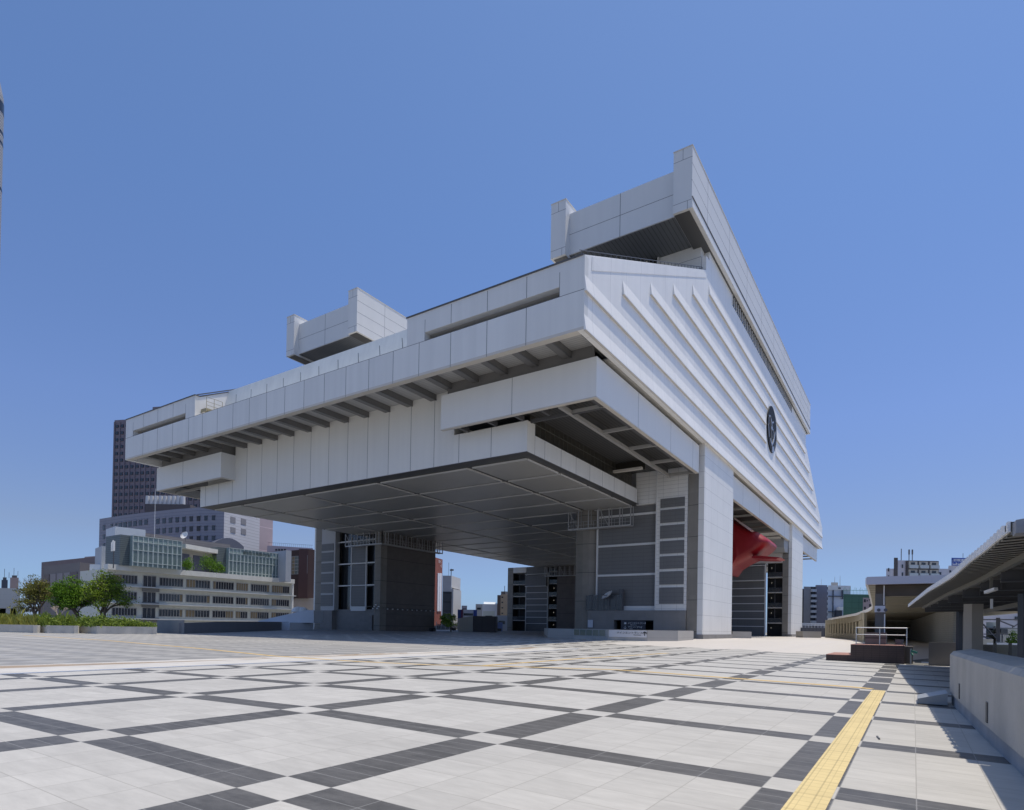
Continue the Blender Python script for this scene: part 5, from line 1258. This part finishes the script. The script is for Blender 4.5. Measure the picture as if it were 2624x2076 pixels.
def post(x0, x1, d, zb, zt, m, name, par_=cp):
    c = dep((x0+x1)/2, 1600, d); w = (x1-x0)*d/CF; b = MB()
    b.ext([Vector((c.x, c.y, zb))+RT*sx*w/2+FW*sy*w/2 for sx, sy in ((-1, -1), (1, -1), (1, 1), (-1, 1))], (0, 0, zt-zb)); return b.build(name, m, par_)
post(2479.5, 2508.5, 20.5, -.3, 2.4, stm, 'stone_post'); post(2453.5, 2463.5, 27.5, -.3, 2.5, mat('dark_navy_post', (.03, .04, .06), .4), 'steel_post'); post(2463.5, 2471.5, 28, -.3, 2.5, stm, 'stone_post'); post(2614.5, 2632, 15, -.3, 2.4, mat('dark_navy_post', (.03, .04, .06), .4), 'steel_post')

# --- brick block with railing
bk = mat('dark_brown_brick_paving', (.075, .05, .043), .75, 0, .10, 1.2, lines=[('z', .11, .02, .012, .45), ('x', .35, 0, .014, .4)], bump=.2)
bkt = mat('red_brick_top', (.36, .19, .155), .75, 0, .06, 1.2, lines=[('x', .2, 0, .012, .3), ('y', .3, 0, .012, .3)])
br = thing('brick_plinth', (-2.0, 36, -.12), 'dark brown brick block with a low step and a steel handrail', 'plinth')
b = MB(); b.box(-3.8, -2.68, 35.42, 39.5, -.3, .19); b.box(-2.68, -.37, 35.42, 39.5, -.3, .74); b.build('brick_body', bk, br)
b = MB(); b.box(-3.8, -2.68, 35.42, 39.5, .19, .21); b.box(-2.68, -.37, 35.42, 39.5, .74, .76); b.build('top_paving', bkt, br)
b = MB(); b.box(-.37, -.02, 36.0, 41, -.3, .72); b.build('side_block', stonedark, br)
sst = mat('stainless_rail', (.60, .61, .62), .3, .7)
ra = thing('handrail', (-1.4, 35.7, .76), 'stainless steel handrail standing on the brown brick block', 'handrail')
b = MB()
for x in (-2.45, -1.42, -.28): b.tube((x, 35.6, .76), (x, 35.6, 1.62), .022)
b.build('post', sst, ra)
b = MB(); b.tube((-2.47, 35.6, 1.62), (-.26, 35.6, 1.62), .026); b.tube((-2.45, 35.6, 1.27), (-.28, 35.6, 1.27), .02); b.tube((-.28, 35.6, 1.62), (-.28, 38.5, 1.62), .022); b.build('rail', sst, ra)
for x, h, w_ in ((-1.75, .30, 'left'), (-.62, .28, 'right')):
    b = MB(); b.tube((x, 37.5, .76), (x, 37.5, .76+h), .16, .2, 12); tag(b.build('dark_pot', joint), 'dark pot on top of the brown brick block, the %s of two' % w_, 'pot', 'dark pots on the brick block')
b = MB(); b.box(-2.15, -1.2, 37.2, 38.4, .76, 1.38); tag(b.build('counter', stonedark), 'dark granite counter behind the handrail on the brick block', 'counter')
b = MB(); b.tube((-.11, 35.75, gz(-.1, 35.7)), (-.11, 35.75, .62), .035); b.bar((-.11, 35.75, .52), (.16, 35.65, .42), .05, .10, 1); b.bar((-.11, 35.75, .45), (-.02, 35.6, .30), .04, .08, 1); tag(b.build('taped_post', [mat('pale_post', (.45, .47, .48), .4), mat('green_tape', (.05, .22, .16), .6)]), 'thin post with a green ribbon right of the brick block', 'post')
for xa, xb, ya, yb, w_ in ((.35, 1.35, 37.4, 37.9, 'long'), (-.25, .05, 37.0, 37.4, 'short')):
    b = MB(); b.box(xa, xb, ya, yb, -.14, -.09); tag(b.build('kerb_stone', mat('white_paint', (.8, .8, .8), .5)), '%s pale kerb piece at the start of the covered ramp' % w_, 'kerb', 'pale kerb pieces')

# --- big curved walkway roof behind
rz = 4.02
rm = mat('yellow_grey_soffit', (.36, .33, .25), .8, 0, .06, .4, lines=[('y', 2.2, 0, .5, .45)])
wr = thing('walkway_roof', (0, 45, 4), 'wide curved walkway roof with a pale fascia right of the museum', 'canopy')
edge = [onz(x, y, rz) for x, y in ((2224, 1498), (2229, 1516), (2234, 1538), (2237.5, 1556), (2236, 1562), (2225, 1568), (2196, 1577.2), (2160, 1583.2), (2123, 1589.5))]
edge = [Vector((e.x, e.y, rz)) for e in edge]
right_ = [Vector((max(e.x+9, 6.5) if e.y < 60 else e.x+16, e.y, rz)) for e in edge]
b = MB(); ring = edge+right_[::-1]; b.hexa(ring, [p+Vector((0, 0, .3)) for p in ring]); b.build('soffit', rm, wr)
b = MB(); fz = 4.42; y0 = edge[0].y; b.hexa([(edge[0].x-.05, y0-.3, rz-.02), (8.5, y0-.3, rz-.02), (8.5, y0, rz-.02), (edge[0].x-.05, y0, rz-.02)], [(edge[0].x-.05, y0-.3, fz), (8.5, y0-.3, fz), (8.5, y0, fz), (edge[0].x-.05, y0, fz)])
b.build('front_fascia', mat('lilac_grey_fascia', (.50, .51, .58), .5), wr)
b = MB()
for P, Q in zip(edge, edge[1:]):
    d = (Q-P).normalized(); n_ = Vector((-d.y, d.x, 0)); b.hexa([P, Q, Q+n_*.12, P+n_*.12], [P+Vector((0, 0, .36)), Q+Vector((0, 0, .36)), Q+n_*.12+Vector((0, 0, .36)), P+n_*.12+Vector((0, 0, .36))])
b.build('edge_trim', mat('white_edge_cap', (.82, .82, .82), .5), wr)
P = ony(2243, 1500, y0+.3); Q = ony(2268, 1500, y0+.3)
colx0, colx1 = P.x, Q.x
b = MB(); b.box(colx0, colx1, y0+.3, y0+1.1, -.3, rz-.5); b.build('dark_column', mat('dark_concrete_column', (.13, .125, .12), .8, 0, .08, 1, streak=.15), wr)
b = MB(); b.box(colx0+.002, 8, y0+.35, y0+.9, rz-.62, rz-.02); b.build('head_beam', mat('stained_head_beam', (.09, .075, .06), .85, 0, .2, 1), wr)
b = MB(); b.box(colx0-.02, colx1+.02, y0+.2, y0+.3, 2.5, 2.85); b.build('sign_box', mat('pale_notice', (.6, .62, .68), .5), wr)
b = MB()
for x in (colx0+.18, colx0+.5): b.tube((x, y0+.2, 2.62), (x, y0+.12, 2.62), .09, .09, 12)
b.build('speaker', joint, wr)
b = MB(); b.tube((colx0+.42, y0+.2, 2.9), (colx0+.42, y0+.2, rz-.05), .03); b.tube((colx1, y0+.22, -.1), (colx1, y0+.22, 2.4), .03); b.build('conduit', bandm, wr)
# inner wall of the covered ramp (right side)
gpx = lambda x, y: Vector((gp(x, y).x, gp(x, y).y, 0))
ramp = [gpx(2453, 1660), gpx(2440, 1656), gpx(2400, 1649), gpx(2365, 1643), gpx(2330, 1637), gpx(2290, 1633), gpx(2250, 1630)]
b = MB()
for P, Q in zip(ramp, ramp[1:]): b.wall(Q, P, -.3, 4.0, -.3)
b.build('ramp_wall', mat('board_formed_wall', (.38, .375, .34), .8, 0, .06, .5, lines=[('z', .22, 0, .02, .35)], streak=.15), wr)
b = MB(); e_ = edge[-1]; b.box(e_.x, e_.x+18, e_.y-1.0, e_.y-.6, -.3, rz-.02); b.build('end_wall', MATS['board_formed_wall'], wr)
b = MB()                                                   # beams across the soffit
for i in range(1, 14):
    y_ = edge[0].y+1.5+i*3.2
    for P, Q in zip(edge, edge[1:]):
        if min(P.y, Q.y) <= y_ <= max(P.y, Q.y): xl_ = P.x+(Q.x-P.x)*(y_-P.y)/(Q.y-P.y); b.box(xl_+.4, 6.4, y_-.2, y_+.2, rz-.28, rz-.01); break
b.build('cross_beam', mat('tan_soffit_beam', (.30, .27, .20), .8), wr)
# colonnade along the curved edge
base = [gpx(2243, 1637.5), gpx(2215, 1645), gpx(2205, 1642), gpx(2188, 1639), gpx(2173, 1637.5), gpx(2158, 1636.3), gpx(2144, 1635.4), gpx(2131, 1634.5), gpx(2120, 1633.8)]
base = base[1:]
fine_ = []
for P, Q in zip(base, base[1:]): fine_ += [P, P.lerp(Q, .5)]
fine_.append(base[-1])
pm_ = mat('tan_colonnade', (.42, .38, .28), .75, 0, .05, .5)
for k, P in enumerate(fine_):
    b = MB(); d_ = (P-CAM).dot(FW); w = 7.5*d_/CF; b.ext([P+RT*sx*w/2+FW*sy*w/2+Vector((0, 0, -.3)) for sx, sy in ((-1, -1), (1, -1), (1, 1), (-1, 1))], (0, 0, rz+.3)); b.build('column', pm_, wr)
b = MB(); b2 = MB()
for P, Q in zip(fine_, fine_[1:]):
    n_ = FW*.4; b.hexa([P+n_, Q+n_, Q+n_*2, P+n_*2], [p+Vector((0, 0, 1.15)) for p in (P+n_, Q+n_, Q+n_*2, P+n_*2)])
    b.hexa([p+Vector((0, 0, 3.1)) for p in (P+n_, Q+n_, Q+n_*2, P+n_*2)], [p+Vector((0, 0, 4.0)) for p in (P+n_, Q+n_, Q+n_*2, P+n_*2)])
    b2.hexa([P-n_*1.5, Q-n_*1.5, Q-n_*.2, P-n_*.2], [p+Vector((0, 0, .25)) for p in (P-n_*1.5, Q-n_*1.5, Q-n_*.2, P-n_*.2)])
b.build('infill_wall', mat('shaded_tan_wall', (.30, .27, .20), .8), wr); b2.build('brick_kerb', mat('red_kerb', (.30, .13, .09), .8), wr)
for k, P in enumerate(fine_[:-1:1]):
    c = P-FW*1.2; nth = ['nearest', 'second', 'third', 'fourth', 'fifth', 'sixth', 'seventh', 'eighth', 'ninth', 'tenth', 'eleventh', 'twelfth', 'thirteenth', 'fourteenth', 'fifteenth'][k]; b = MB(); b.box(c.x-.25, c.x+.25, c.y-.25, c.y+.25, .0, .55); tag(b.build('brick_bollard', mat('red_kerb', (.30, .13, .09), .8)), 'small red-brown block below the curved colonnade, %s from the near end' % ('first' if k == 0 else nth), 'bollard', 'red-brown blocks along the colonnade')

# --- dark ramp floor and shaded walls under the canopy
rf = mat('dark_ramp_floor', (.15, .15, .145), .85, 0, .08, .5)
P = [gp(2322, 1704), gp(2450, 1708), gp(2560, 1650), gp(2330, 1636)]
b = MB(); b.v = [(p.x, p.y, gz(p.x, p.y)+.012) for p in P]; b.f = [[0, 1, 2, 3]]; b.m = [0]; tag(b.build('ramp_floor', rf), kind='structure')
def slab(name, x0, y0t, x1, y1t, d, zb, m, label, cat, dd=2, parent=None):
    F = Fac(x0, y0t, d, x1, None, dd, zb); b = MB(); F.body(b); o = b.build(name, m, parent)
    if parent is None: tag(o, label, cat)
    return F
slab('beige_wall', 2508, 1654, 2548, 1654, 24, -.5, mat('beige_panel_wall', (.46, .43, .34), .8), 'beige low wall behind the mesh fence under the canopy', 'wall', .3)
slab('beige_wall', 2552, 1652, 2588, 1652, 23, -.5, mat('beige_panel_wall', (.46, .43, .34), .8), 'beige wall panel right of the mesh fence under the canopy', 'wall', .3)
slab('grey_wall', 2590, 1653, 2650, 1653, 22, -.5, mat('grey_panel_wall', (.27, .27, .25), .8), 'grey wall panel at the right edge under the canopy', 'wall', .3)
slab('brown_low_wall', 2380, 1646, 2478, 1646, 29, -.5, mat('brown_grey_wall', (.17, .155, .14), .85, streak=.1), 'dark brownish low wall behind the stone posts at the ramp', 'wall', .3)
b = MB(); P, Q = dep(2508, 1652, 21.5), dep(2548, 1654, 21.5)
for i in range(22): p = P.lerp(Q, i/21); b.bar((p.x, p.y, -.3), (p.x, p.y, P.z), .018)
for i in range(12): z = -.1+i*(P.z+.1)/11; b.bar((P.x, P.y, z), (Q.x, Q.y, z), .014)
for q in (2549.5, 2588.5): p = dep(q, 1652, 21); b.bar((p.x, p.y, -.3), (p.x, p.y, P.z+.08), .09)
tag(b.build('mesh_fence', mat('fence_wire', (.20, .19, .17), .6)), 'square wire mesh fence between posts behind the concrete wall', 'fence')
slab('white_kerb', 2529, 1647.5, 2610, 1647.5, 30, -.5, mat('white_paint', (.8, .8, .8), .5), 'bright white wall capping under the canopy at right', 'wall', .5)
slab('white_kerb', 2505, 1637.5, 2545, 1637.5, 40, -2, mat('cream_wall', (.62, .58, .48), .7), 'cream wall capping further back right of the stone post', 'wall', .5)
# buildings seen under the canopy
F = Fac(2495, 1565, 120, 2618, None, 14, -8); t = thing('white_apartment', F.pt(F.L/2, -8), 'large pale building seen under the canopy beyond the railway', 'building')
b = MB(); F.body(b); b.build('wall', mat('lilac_white_wall', (.52, .50, .53), .7), t)
for (x0, y0_, x1, y1_) in ((2546, 1569, 2558, 1574), (2561, 1610, 2583, 1625), (2600, 1580, 2610, 1590)): b = MB(); F.block(b, *F.px(x0, y0_, x1, y1_), 0, .2); b.build('window', farglass, t)
F = Fac(2527, 1594, 80, 2556, None, 8, -8); t = thing('green_grey_house', F.pt(F.L/2, -8), 'pale green-grey house with small windows under the canopy', 'house')
b = MB(); F.body(b); b.build('wall', mat('green_grey_wall', (.44, .47, .45), .7), t)
for (x0, y0_, x1, y1_) in ((2532, 1609, 2543, 1614), (2546.5, 1605, 2550.5, 1608), (2546.5, 1620, 2550.5, 1623)): b = MB(); F.block(b, *F.px(x0, y0_, x1, y1_), 0, .1); b.build('window', farglass, t)
F = Fac(2552, 1608, 75, 2618, None, 8, -8); t = thing('low_grey_house', F.pt(F.L/2, -8), 'low greenish grey house with a wide window under the canopy', 'house')
b = MB(); F.body(b); b.build('wall', mat('grey_green_low', (.36, .38, .37), .7), t); b = MB(); F.block(b, *F.px(2563, 1612, 2581, 1624), 0, .1); b.build('window', farglass, t)
t = thing('railway_gantry', dep(2560, 1640, 60), 'steel railway gantry of thin bars seen under the canopy', 'gantry'); b = MB()
b.bar(dep(2557.5, 1645, 60), dep(2557.5, 1583, 60), .30)
for (x0, y0_, x1, y1_, w) in ((2510, 1588, 2618, 1588, .12), (2510, 1609, 2618, 1611, .08), (2510, 1625, 2618, 1626, .10), (2520, 1600, 2556, 1640, .10), (2560, 1590, 2600, 1606, .10), (2510, 1628, 2545, 1640, .14), (2568, 1646, 2568, 1625, .10), (2594, 1608, 2618, 1594, .08)): b.bar(dep(x0, y0_, 60), dep(x1, y1_, 60), w)
b.build('steel_frame', mat('gantry_steel', (.20, .20, .22), .5, .4), t)
c = dep(2600, 1639, 34); t = thing('green_shrub', (c.x, c.y, -.4), 'green shrub by the dark post at the right edge under the canopy', 'shrub'); b = MB()
for k in range(10): clump(b, c+RT*rnd.uniform(-.4, .4)+Vector((0, 0, rnd.uniform(-.3, .35))), .22, 45, .06)
b.build('foliage', leafmat('shrub_green', (.075, .15, .02)), t); b = MB(); b.tube((c.x, c.y, -.4), c, .03); b.build('stem', bark, t)

# --- skyline right of the museum
def balconies(F, u0, u1, z0, z1, n, t, m_slab):
    h = (z1-z0)/n
    for i in range(n):
        b = MB(); F.block(b, u0, u1, z0+h*i, z0+h*i+.95, 0, 1.0); F.block(b, u0, u1, z0+h*i+.95, z0+h*(i+1), -.01, .04, 1); b.build('balcony', [m_slab, mat('balcony_shade', (.05, .055, .07), .6)], t)
m1 = lambda x, y: (2040+x/4.493, 1340+y/4.493)
F = Fac(m1(88, 0)[0], m1(0, 733)[1], 230, m1(366, 0)[0], None, 14, -8); t = thing('grey_apartment_block', F.pt(F.L/2, -8), 'grey apartment block with a stack of small balconies right of the museum', 'apartment block')
b = MB(); F.body(b); b.build('wall', mat('mid_grey_render', (.29, .285, .29), .7), t)
U = lambda x: F.hit(m1(x, 0)[0], 1560)[0]
b = MB(); F.block(b, U(220), U(340), -8, F.zt+.6, 0, 1.0); b.build('projecting_bay', mat('violet_grey_render', (.21, .21, .25), .7), t)
b = MB(); F.block(b, U(88)-1.2, U(88), -8, F.zt-.8, -6, -1); b.build('dark_side', mat('dark_side_wall_far', (.06, .06, .07), .7), t)
balconies(F, U(165), U(220), F.hit(2080, 1597)[1], F.zt, 7, t, mat('white_balcony', (.50, .53, .56), .5))
balconies(F, U(340), U(366), F.hit(2080, 1597)[1], F.zt, 7, t, mat('white_balcony', (.50, .53, .56), .5))
b = MB(); q = F.pt(U(290), F.zt, -5); b.tube(q, q+Vector((0, 0, 3.4)), .12, .04); b.build('aerial', bandm, t)
F = Fac(m1(366, 0)[0], m1(0, 722)[1], 215, m1(625, 0)[0], None, 12, -8); t = thing('white_apartment_block', F.pt(F.L/2, -8), 'blue-white apartment block with dark drainpipes between the grey one and the green net', 'apartment block')
b = MB(); F.body(b); b.build('wall', mat('blue_white_render', (.56, .60, .69), .7), t)
U = lambda x: F.hit(m1(x, 0)[0], 1560)[0]; Zp = lambda y: F.hit(2150, m1(0, y)[1])[1]
b = MB(); F.block(b, U(366), U(620), Zp(775), F.zt+.05, 0, .3); b.build('parapet', mat('white_parapet', (.74, .74, .74), .6), t)
b = MB()
F.block(b, U(366), U(545), Zp(850), Zp(842), 0, .5); F.block(b, U(516), U(529), Zp(878), Zp(775), .3, .7); F.block(b, U(418), U(424), Zp(1100), Zp(775), 0, .4); F.block(b, U(366), U(430), Zp(1030), Zp(1022), 0, .5)
for x in (490,): F.block(b, U(x)-.4, U(x)+.4, Zp(760), Zp(745), .3, .5)
b.build('drainpipe', mat('dark_pipe', (.06, .07, .10), .5), t)
b = MB(); F.block(b, U(400), U(480), F.zt, F.zt+1.3, -8, -2); q = F.pt(U(443), F.zt, -5); b.tube(q, q+Vector((0, 0, 3.6)), .10, .04); q = F.pt(U(505), F.zt, -5); b.tube(q, q+Vector((0, 0, 4.0)), .10, .04); b.build('roof_room', mat('tan_grey_roof_room', (.40, .38, .35), .7), t)
b = MB(); F.block(b, U(440), U(505), Zp(1100), Zp(1010), 0, 1.5); b.build('fire_stair', mat('dark_pipe', (.06, .07, .10), .5, lines=[('z', 1.6, 0, .4, -3)]), t)
b = MB(); F.block(b, U(455), U(500), Zp(1008), Zp(970), .5, 2.5); b.build('duct', mat('bright_white', (.85, .85, .85), .4), t)
F = Fac(m1(545, 0)[0], m1(0, 820)[1], 190, m1(860, 0)[0], None, 16, -8); t = thing('netted_building', F.pt(F.L/2, -8), 'building wrapped in green scaffold netting', 'building')
b = MB(); F.body(b); b.build('net', mat('green_scaffold_net', (.05, .135, .105), .8, 0, .08, .3, lines=[('z', 1.8, 0, .12, .3), ('x', 1.8, 0, .12, .25)]), t)
b = MB()
for i in range(20): u = F.L*i/19; F.block(b, u-.05, u+.05, F.zt, F.zt+1.8+.5*math.sin(i*1.7), -.3, -.2)
F.block(b, 0, F.L, F.zt+1.2, F.zt+1.3, -.3, -.2); b.build('scaffold', mat('scaffold_teal', (.20, .42, .34), .6), t)
F = Fac(m1(770, 0)[0], m1(0, 862)[1], 170, m1(882, 0)[0], None, 8, -8); t = thing('mauve_flats', F.pt(F.L/2, -8), 'small mauve block of flats in front of the green net', 'building')
b = MB(); F.body(b); b.build('wall', mat('mauve_render', (.33, .29, .32), .7), t)
for (x0, y0_, x1, y1_) in ((780, 880, 800, 915), (812, 890, 822, 905), (840, 875, 872, 895), (840, 935, 880, 970), (780, 965, 800, 1000)): b = MB(); F.block(b, *F.px(*m1(x0, y0_), *m1(x1, y1_)), 0, .15); b.build('window', farglass, t)
# top-right flats and billboard
k1 = lambda x, y: (2300+x*.24, 1320+y*.24)
F = Fac(m1(1038, 0)[0], m1(0, 470)[1], 150, k1(425, 0)[0], None, 12, -8); t = thing('balcony_flats', F.pt(F.L/2, -8), 'block of flats with six glass balconies above the walkway roof', 'apartment block')
b = MB(); F.block(b, 0, F.L, -8, F.zt-1.2, -12, 0); u2 = F.hit(m1(1165, 0)[0], 1450)[0]; F.block(b, u2, F.L, F.zt-1.2, F.zt+.9, -12, 0.0); b.build('wall', mat('pale_violet_render', (.48, .49, .56), .7), t)
u0 = F.hit(k1(85, 0)[0], 1450)[0]; zt_ = F.hit(2350, k1(0, 490)[1])[1]; zb_ = F.hit(2350, k1(0, 675)[1])[1]
b = MB(); F.block(b, u0, F.L, -8, zt_, 0, .5); F.block(b, F.hit(m1(1125, 0)[0], 1450)[0], u2, -8, F.zt+1.5, 0, .2); b.build('dark_frame', mat('dark_brown_frame', (.07, .065, .07), .6), t)
for i in range(3):
    for j in range(2):
        ua = u0+(F.L-u0)*(.055+i*.33); ub = ua+(F.L-u0)*.27; za = zt_-(j+1)*(zt_-zb_)*.47+.2; zb2 = za+(zt_-zb_)*.38
        b = MB(); F.block(b, ua, ub, za, zb2, .5, .55, 0); F.block(b, ua, ub, za-.1, za+(zb2-za)*.42, .55, 1.0, 1); F.block(b, ua+(ub-ua)*.25, ua+(ub-ua)*.72, za+(zb2-za)*.5, za+(zb2-za)*.85, .55, .6, 2); b.build('balcony', [mat('shaded_cream', (.42, .40, .36)), mat('pale_glass_balustrade', (.42, .48, .52), .3), farglass], t)
for (x, y) in ((1063, 540), (1063, 625), (1222, 500), (1222, 592)): b = MB(); F.block(b, *F.px(*m1(x-5, y-20), *m1(x+5, y+20)), .0, .2); b.build('window', farglass, t)
b = MB()
for x, h in ((m1(1210, 0)[0], 3.6), (k1(122, 0)[0], 3.4), (k1(157, 0)[0], 3.4)):
    q = dep(x, 1437, 155); b.tube(q, q+Vector((0, 0, h*.85)), .10)
    if x > 2320: b.bar(q+Vector((0, 0, 1.6)), q+Vector((.0, 0, 2.8)), .35)
b.build('roof_aerial', darkmetal, t)
F = Fac(k1(428, 0)[0], k1(0, 572)[1], 170, k1(760, 0)[0], None, 10, -8); t = thing('white_shoulder_building', F.pt(F.L/2, -8), 'pale building below the blue billboard, partly hidden by the canopy edge', 'building')
b = MB(); F.block(b, 0, F.L, -8, F.zt, -10, 0); u1 = F.hit(k1(545, 0)[0], 1450)[0]; F.block(b, u1, F.L, F.zt, F.zt+.9, -10, 0); b.build('wall', mat('pale_violet_render', (.48, .49, .56), .7), t)
b = MB(); F.block(b, *F.px(*k1(442, 610), *k1(462, 645)), 0, .2); F.block(b, *F.px(*k1(552, 590), *k1(568, 615)), 0, .2); b.build('window', farglass, t)
F = Fac(k1(576, 0)[0], k1(0, 456)[1], 168, k1(800, 0)[0], None, .5, 0); zb_ = F.hit(2450, k1(0, 540)[1])[1]
t = thing('roof_billboard', F.pt(F.L/2, zb_), 'white rooftop billboard with blue Japanese lettering and a blue triangle', 'billboard')
bb_ = mat('billboard_blue', (.03, .09, .40), .4)
b = MB(); F.block(b, 0, F.L, zb_, F.zt, -.5, 0); b.build('panel', mat('billboard_white', (.70, .72, .76), .4), t)
b = MB(); zm_ = (zb_+F.zt)/2; F.block(b, 0, F.L, zm_-.25, zm_+.05, 0, .05); F.block(b, 0, F.L, F.zt-.3, F.zt, 0, .05); F.block(b, 0, .25, zb_, F.zt, 0, .05); F.block(b, 0, F.L, zb_, zb_+.2, 0, .05); b.build('border', bb_, t)
text_mesh('lettering', '青山メイン', (F.zt-zb_)*.42, F.pt(F.L*.42, (zm_+F.zt)/2-.15, .06), F.e, (0, 0, 1), bb_, t, sx=1.15)
text_mesh('lettering', 'MAIN', (F.zt-zb_)*.45, F.pt(F.L*.50, (zm_+zb_)/2, .06), F.e, (0, 0, 1), bb_, t, sx=1.2)
b = MB(); hh = (F.zt-zb_)*.38; b.ext([F.pt(F.L*.06, zb_+.5, .02), F.pt(F.L*.22, zb_+.5, .02), F.pt(F.L*.14, zb_+.5+hh*.8, .02)], F.n*.06); b.build('triangle_mark', bb_, t)
b = MB(); q = F.pt(F.L*.55, F.zt, -1); b.tube(q, q+Vector((0, 0, 1.4)), .06); b.build('aerial', darkmetal, t)
# fence and platforms between museum column and colonnade
P, Q = dep(2053, 1610, 150), dep(2128, 1612, 150); t = thing('railway_fence', P.lerp(Q, .5), 'dark railing and silver rails between the far museum column and the colonnade', 'fence')
b = MB(); b.wall(Vector((P.x, P.y, 0)), Vector((Q.x, Q.y, 0)), -.5, dep(2080, 1609, 150).z, .3); b.build('dark_fence', mat('dark_fence', (.06, .065, .08), .7, lines=[('x', .8, 0, .1, .5)]), t)
b = MB(); 
for y in (1598, 1601.5): b.bar(dep(2053, y, 155), dep(2126, y+1, 155), .28)
for i in range(9): x = 2056+i*8; b.bar(dep(x, 1609, 155), dep(x, 1598, 155), .15)
b.build('rail', mat('silver_rail', (.55, .58, .62), .35, .4), t)
# warm shaded back wall strip in the gap right of the white column
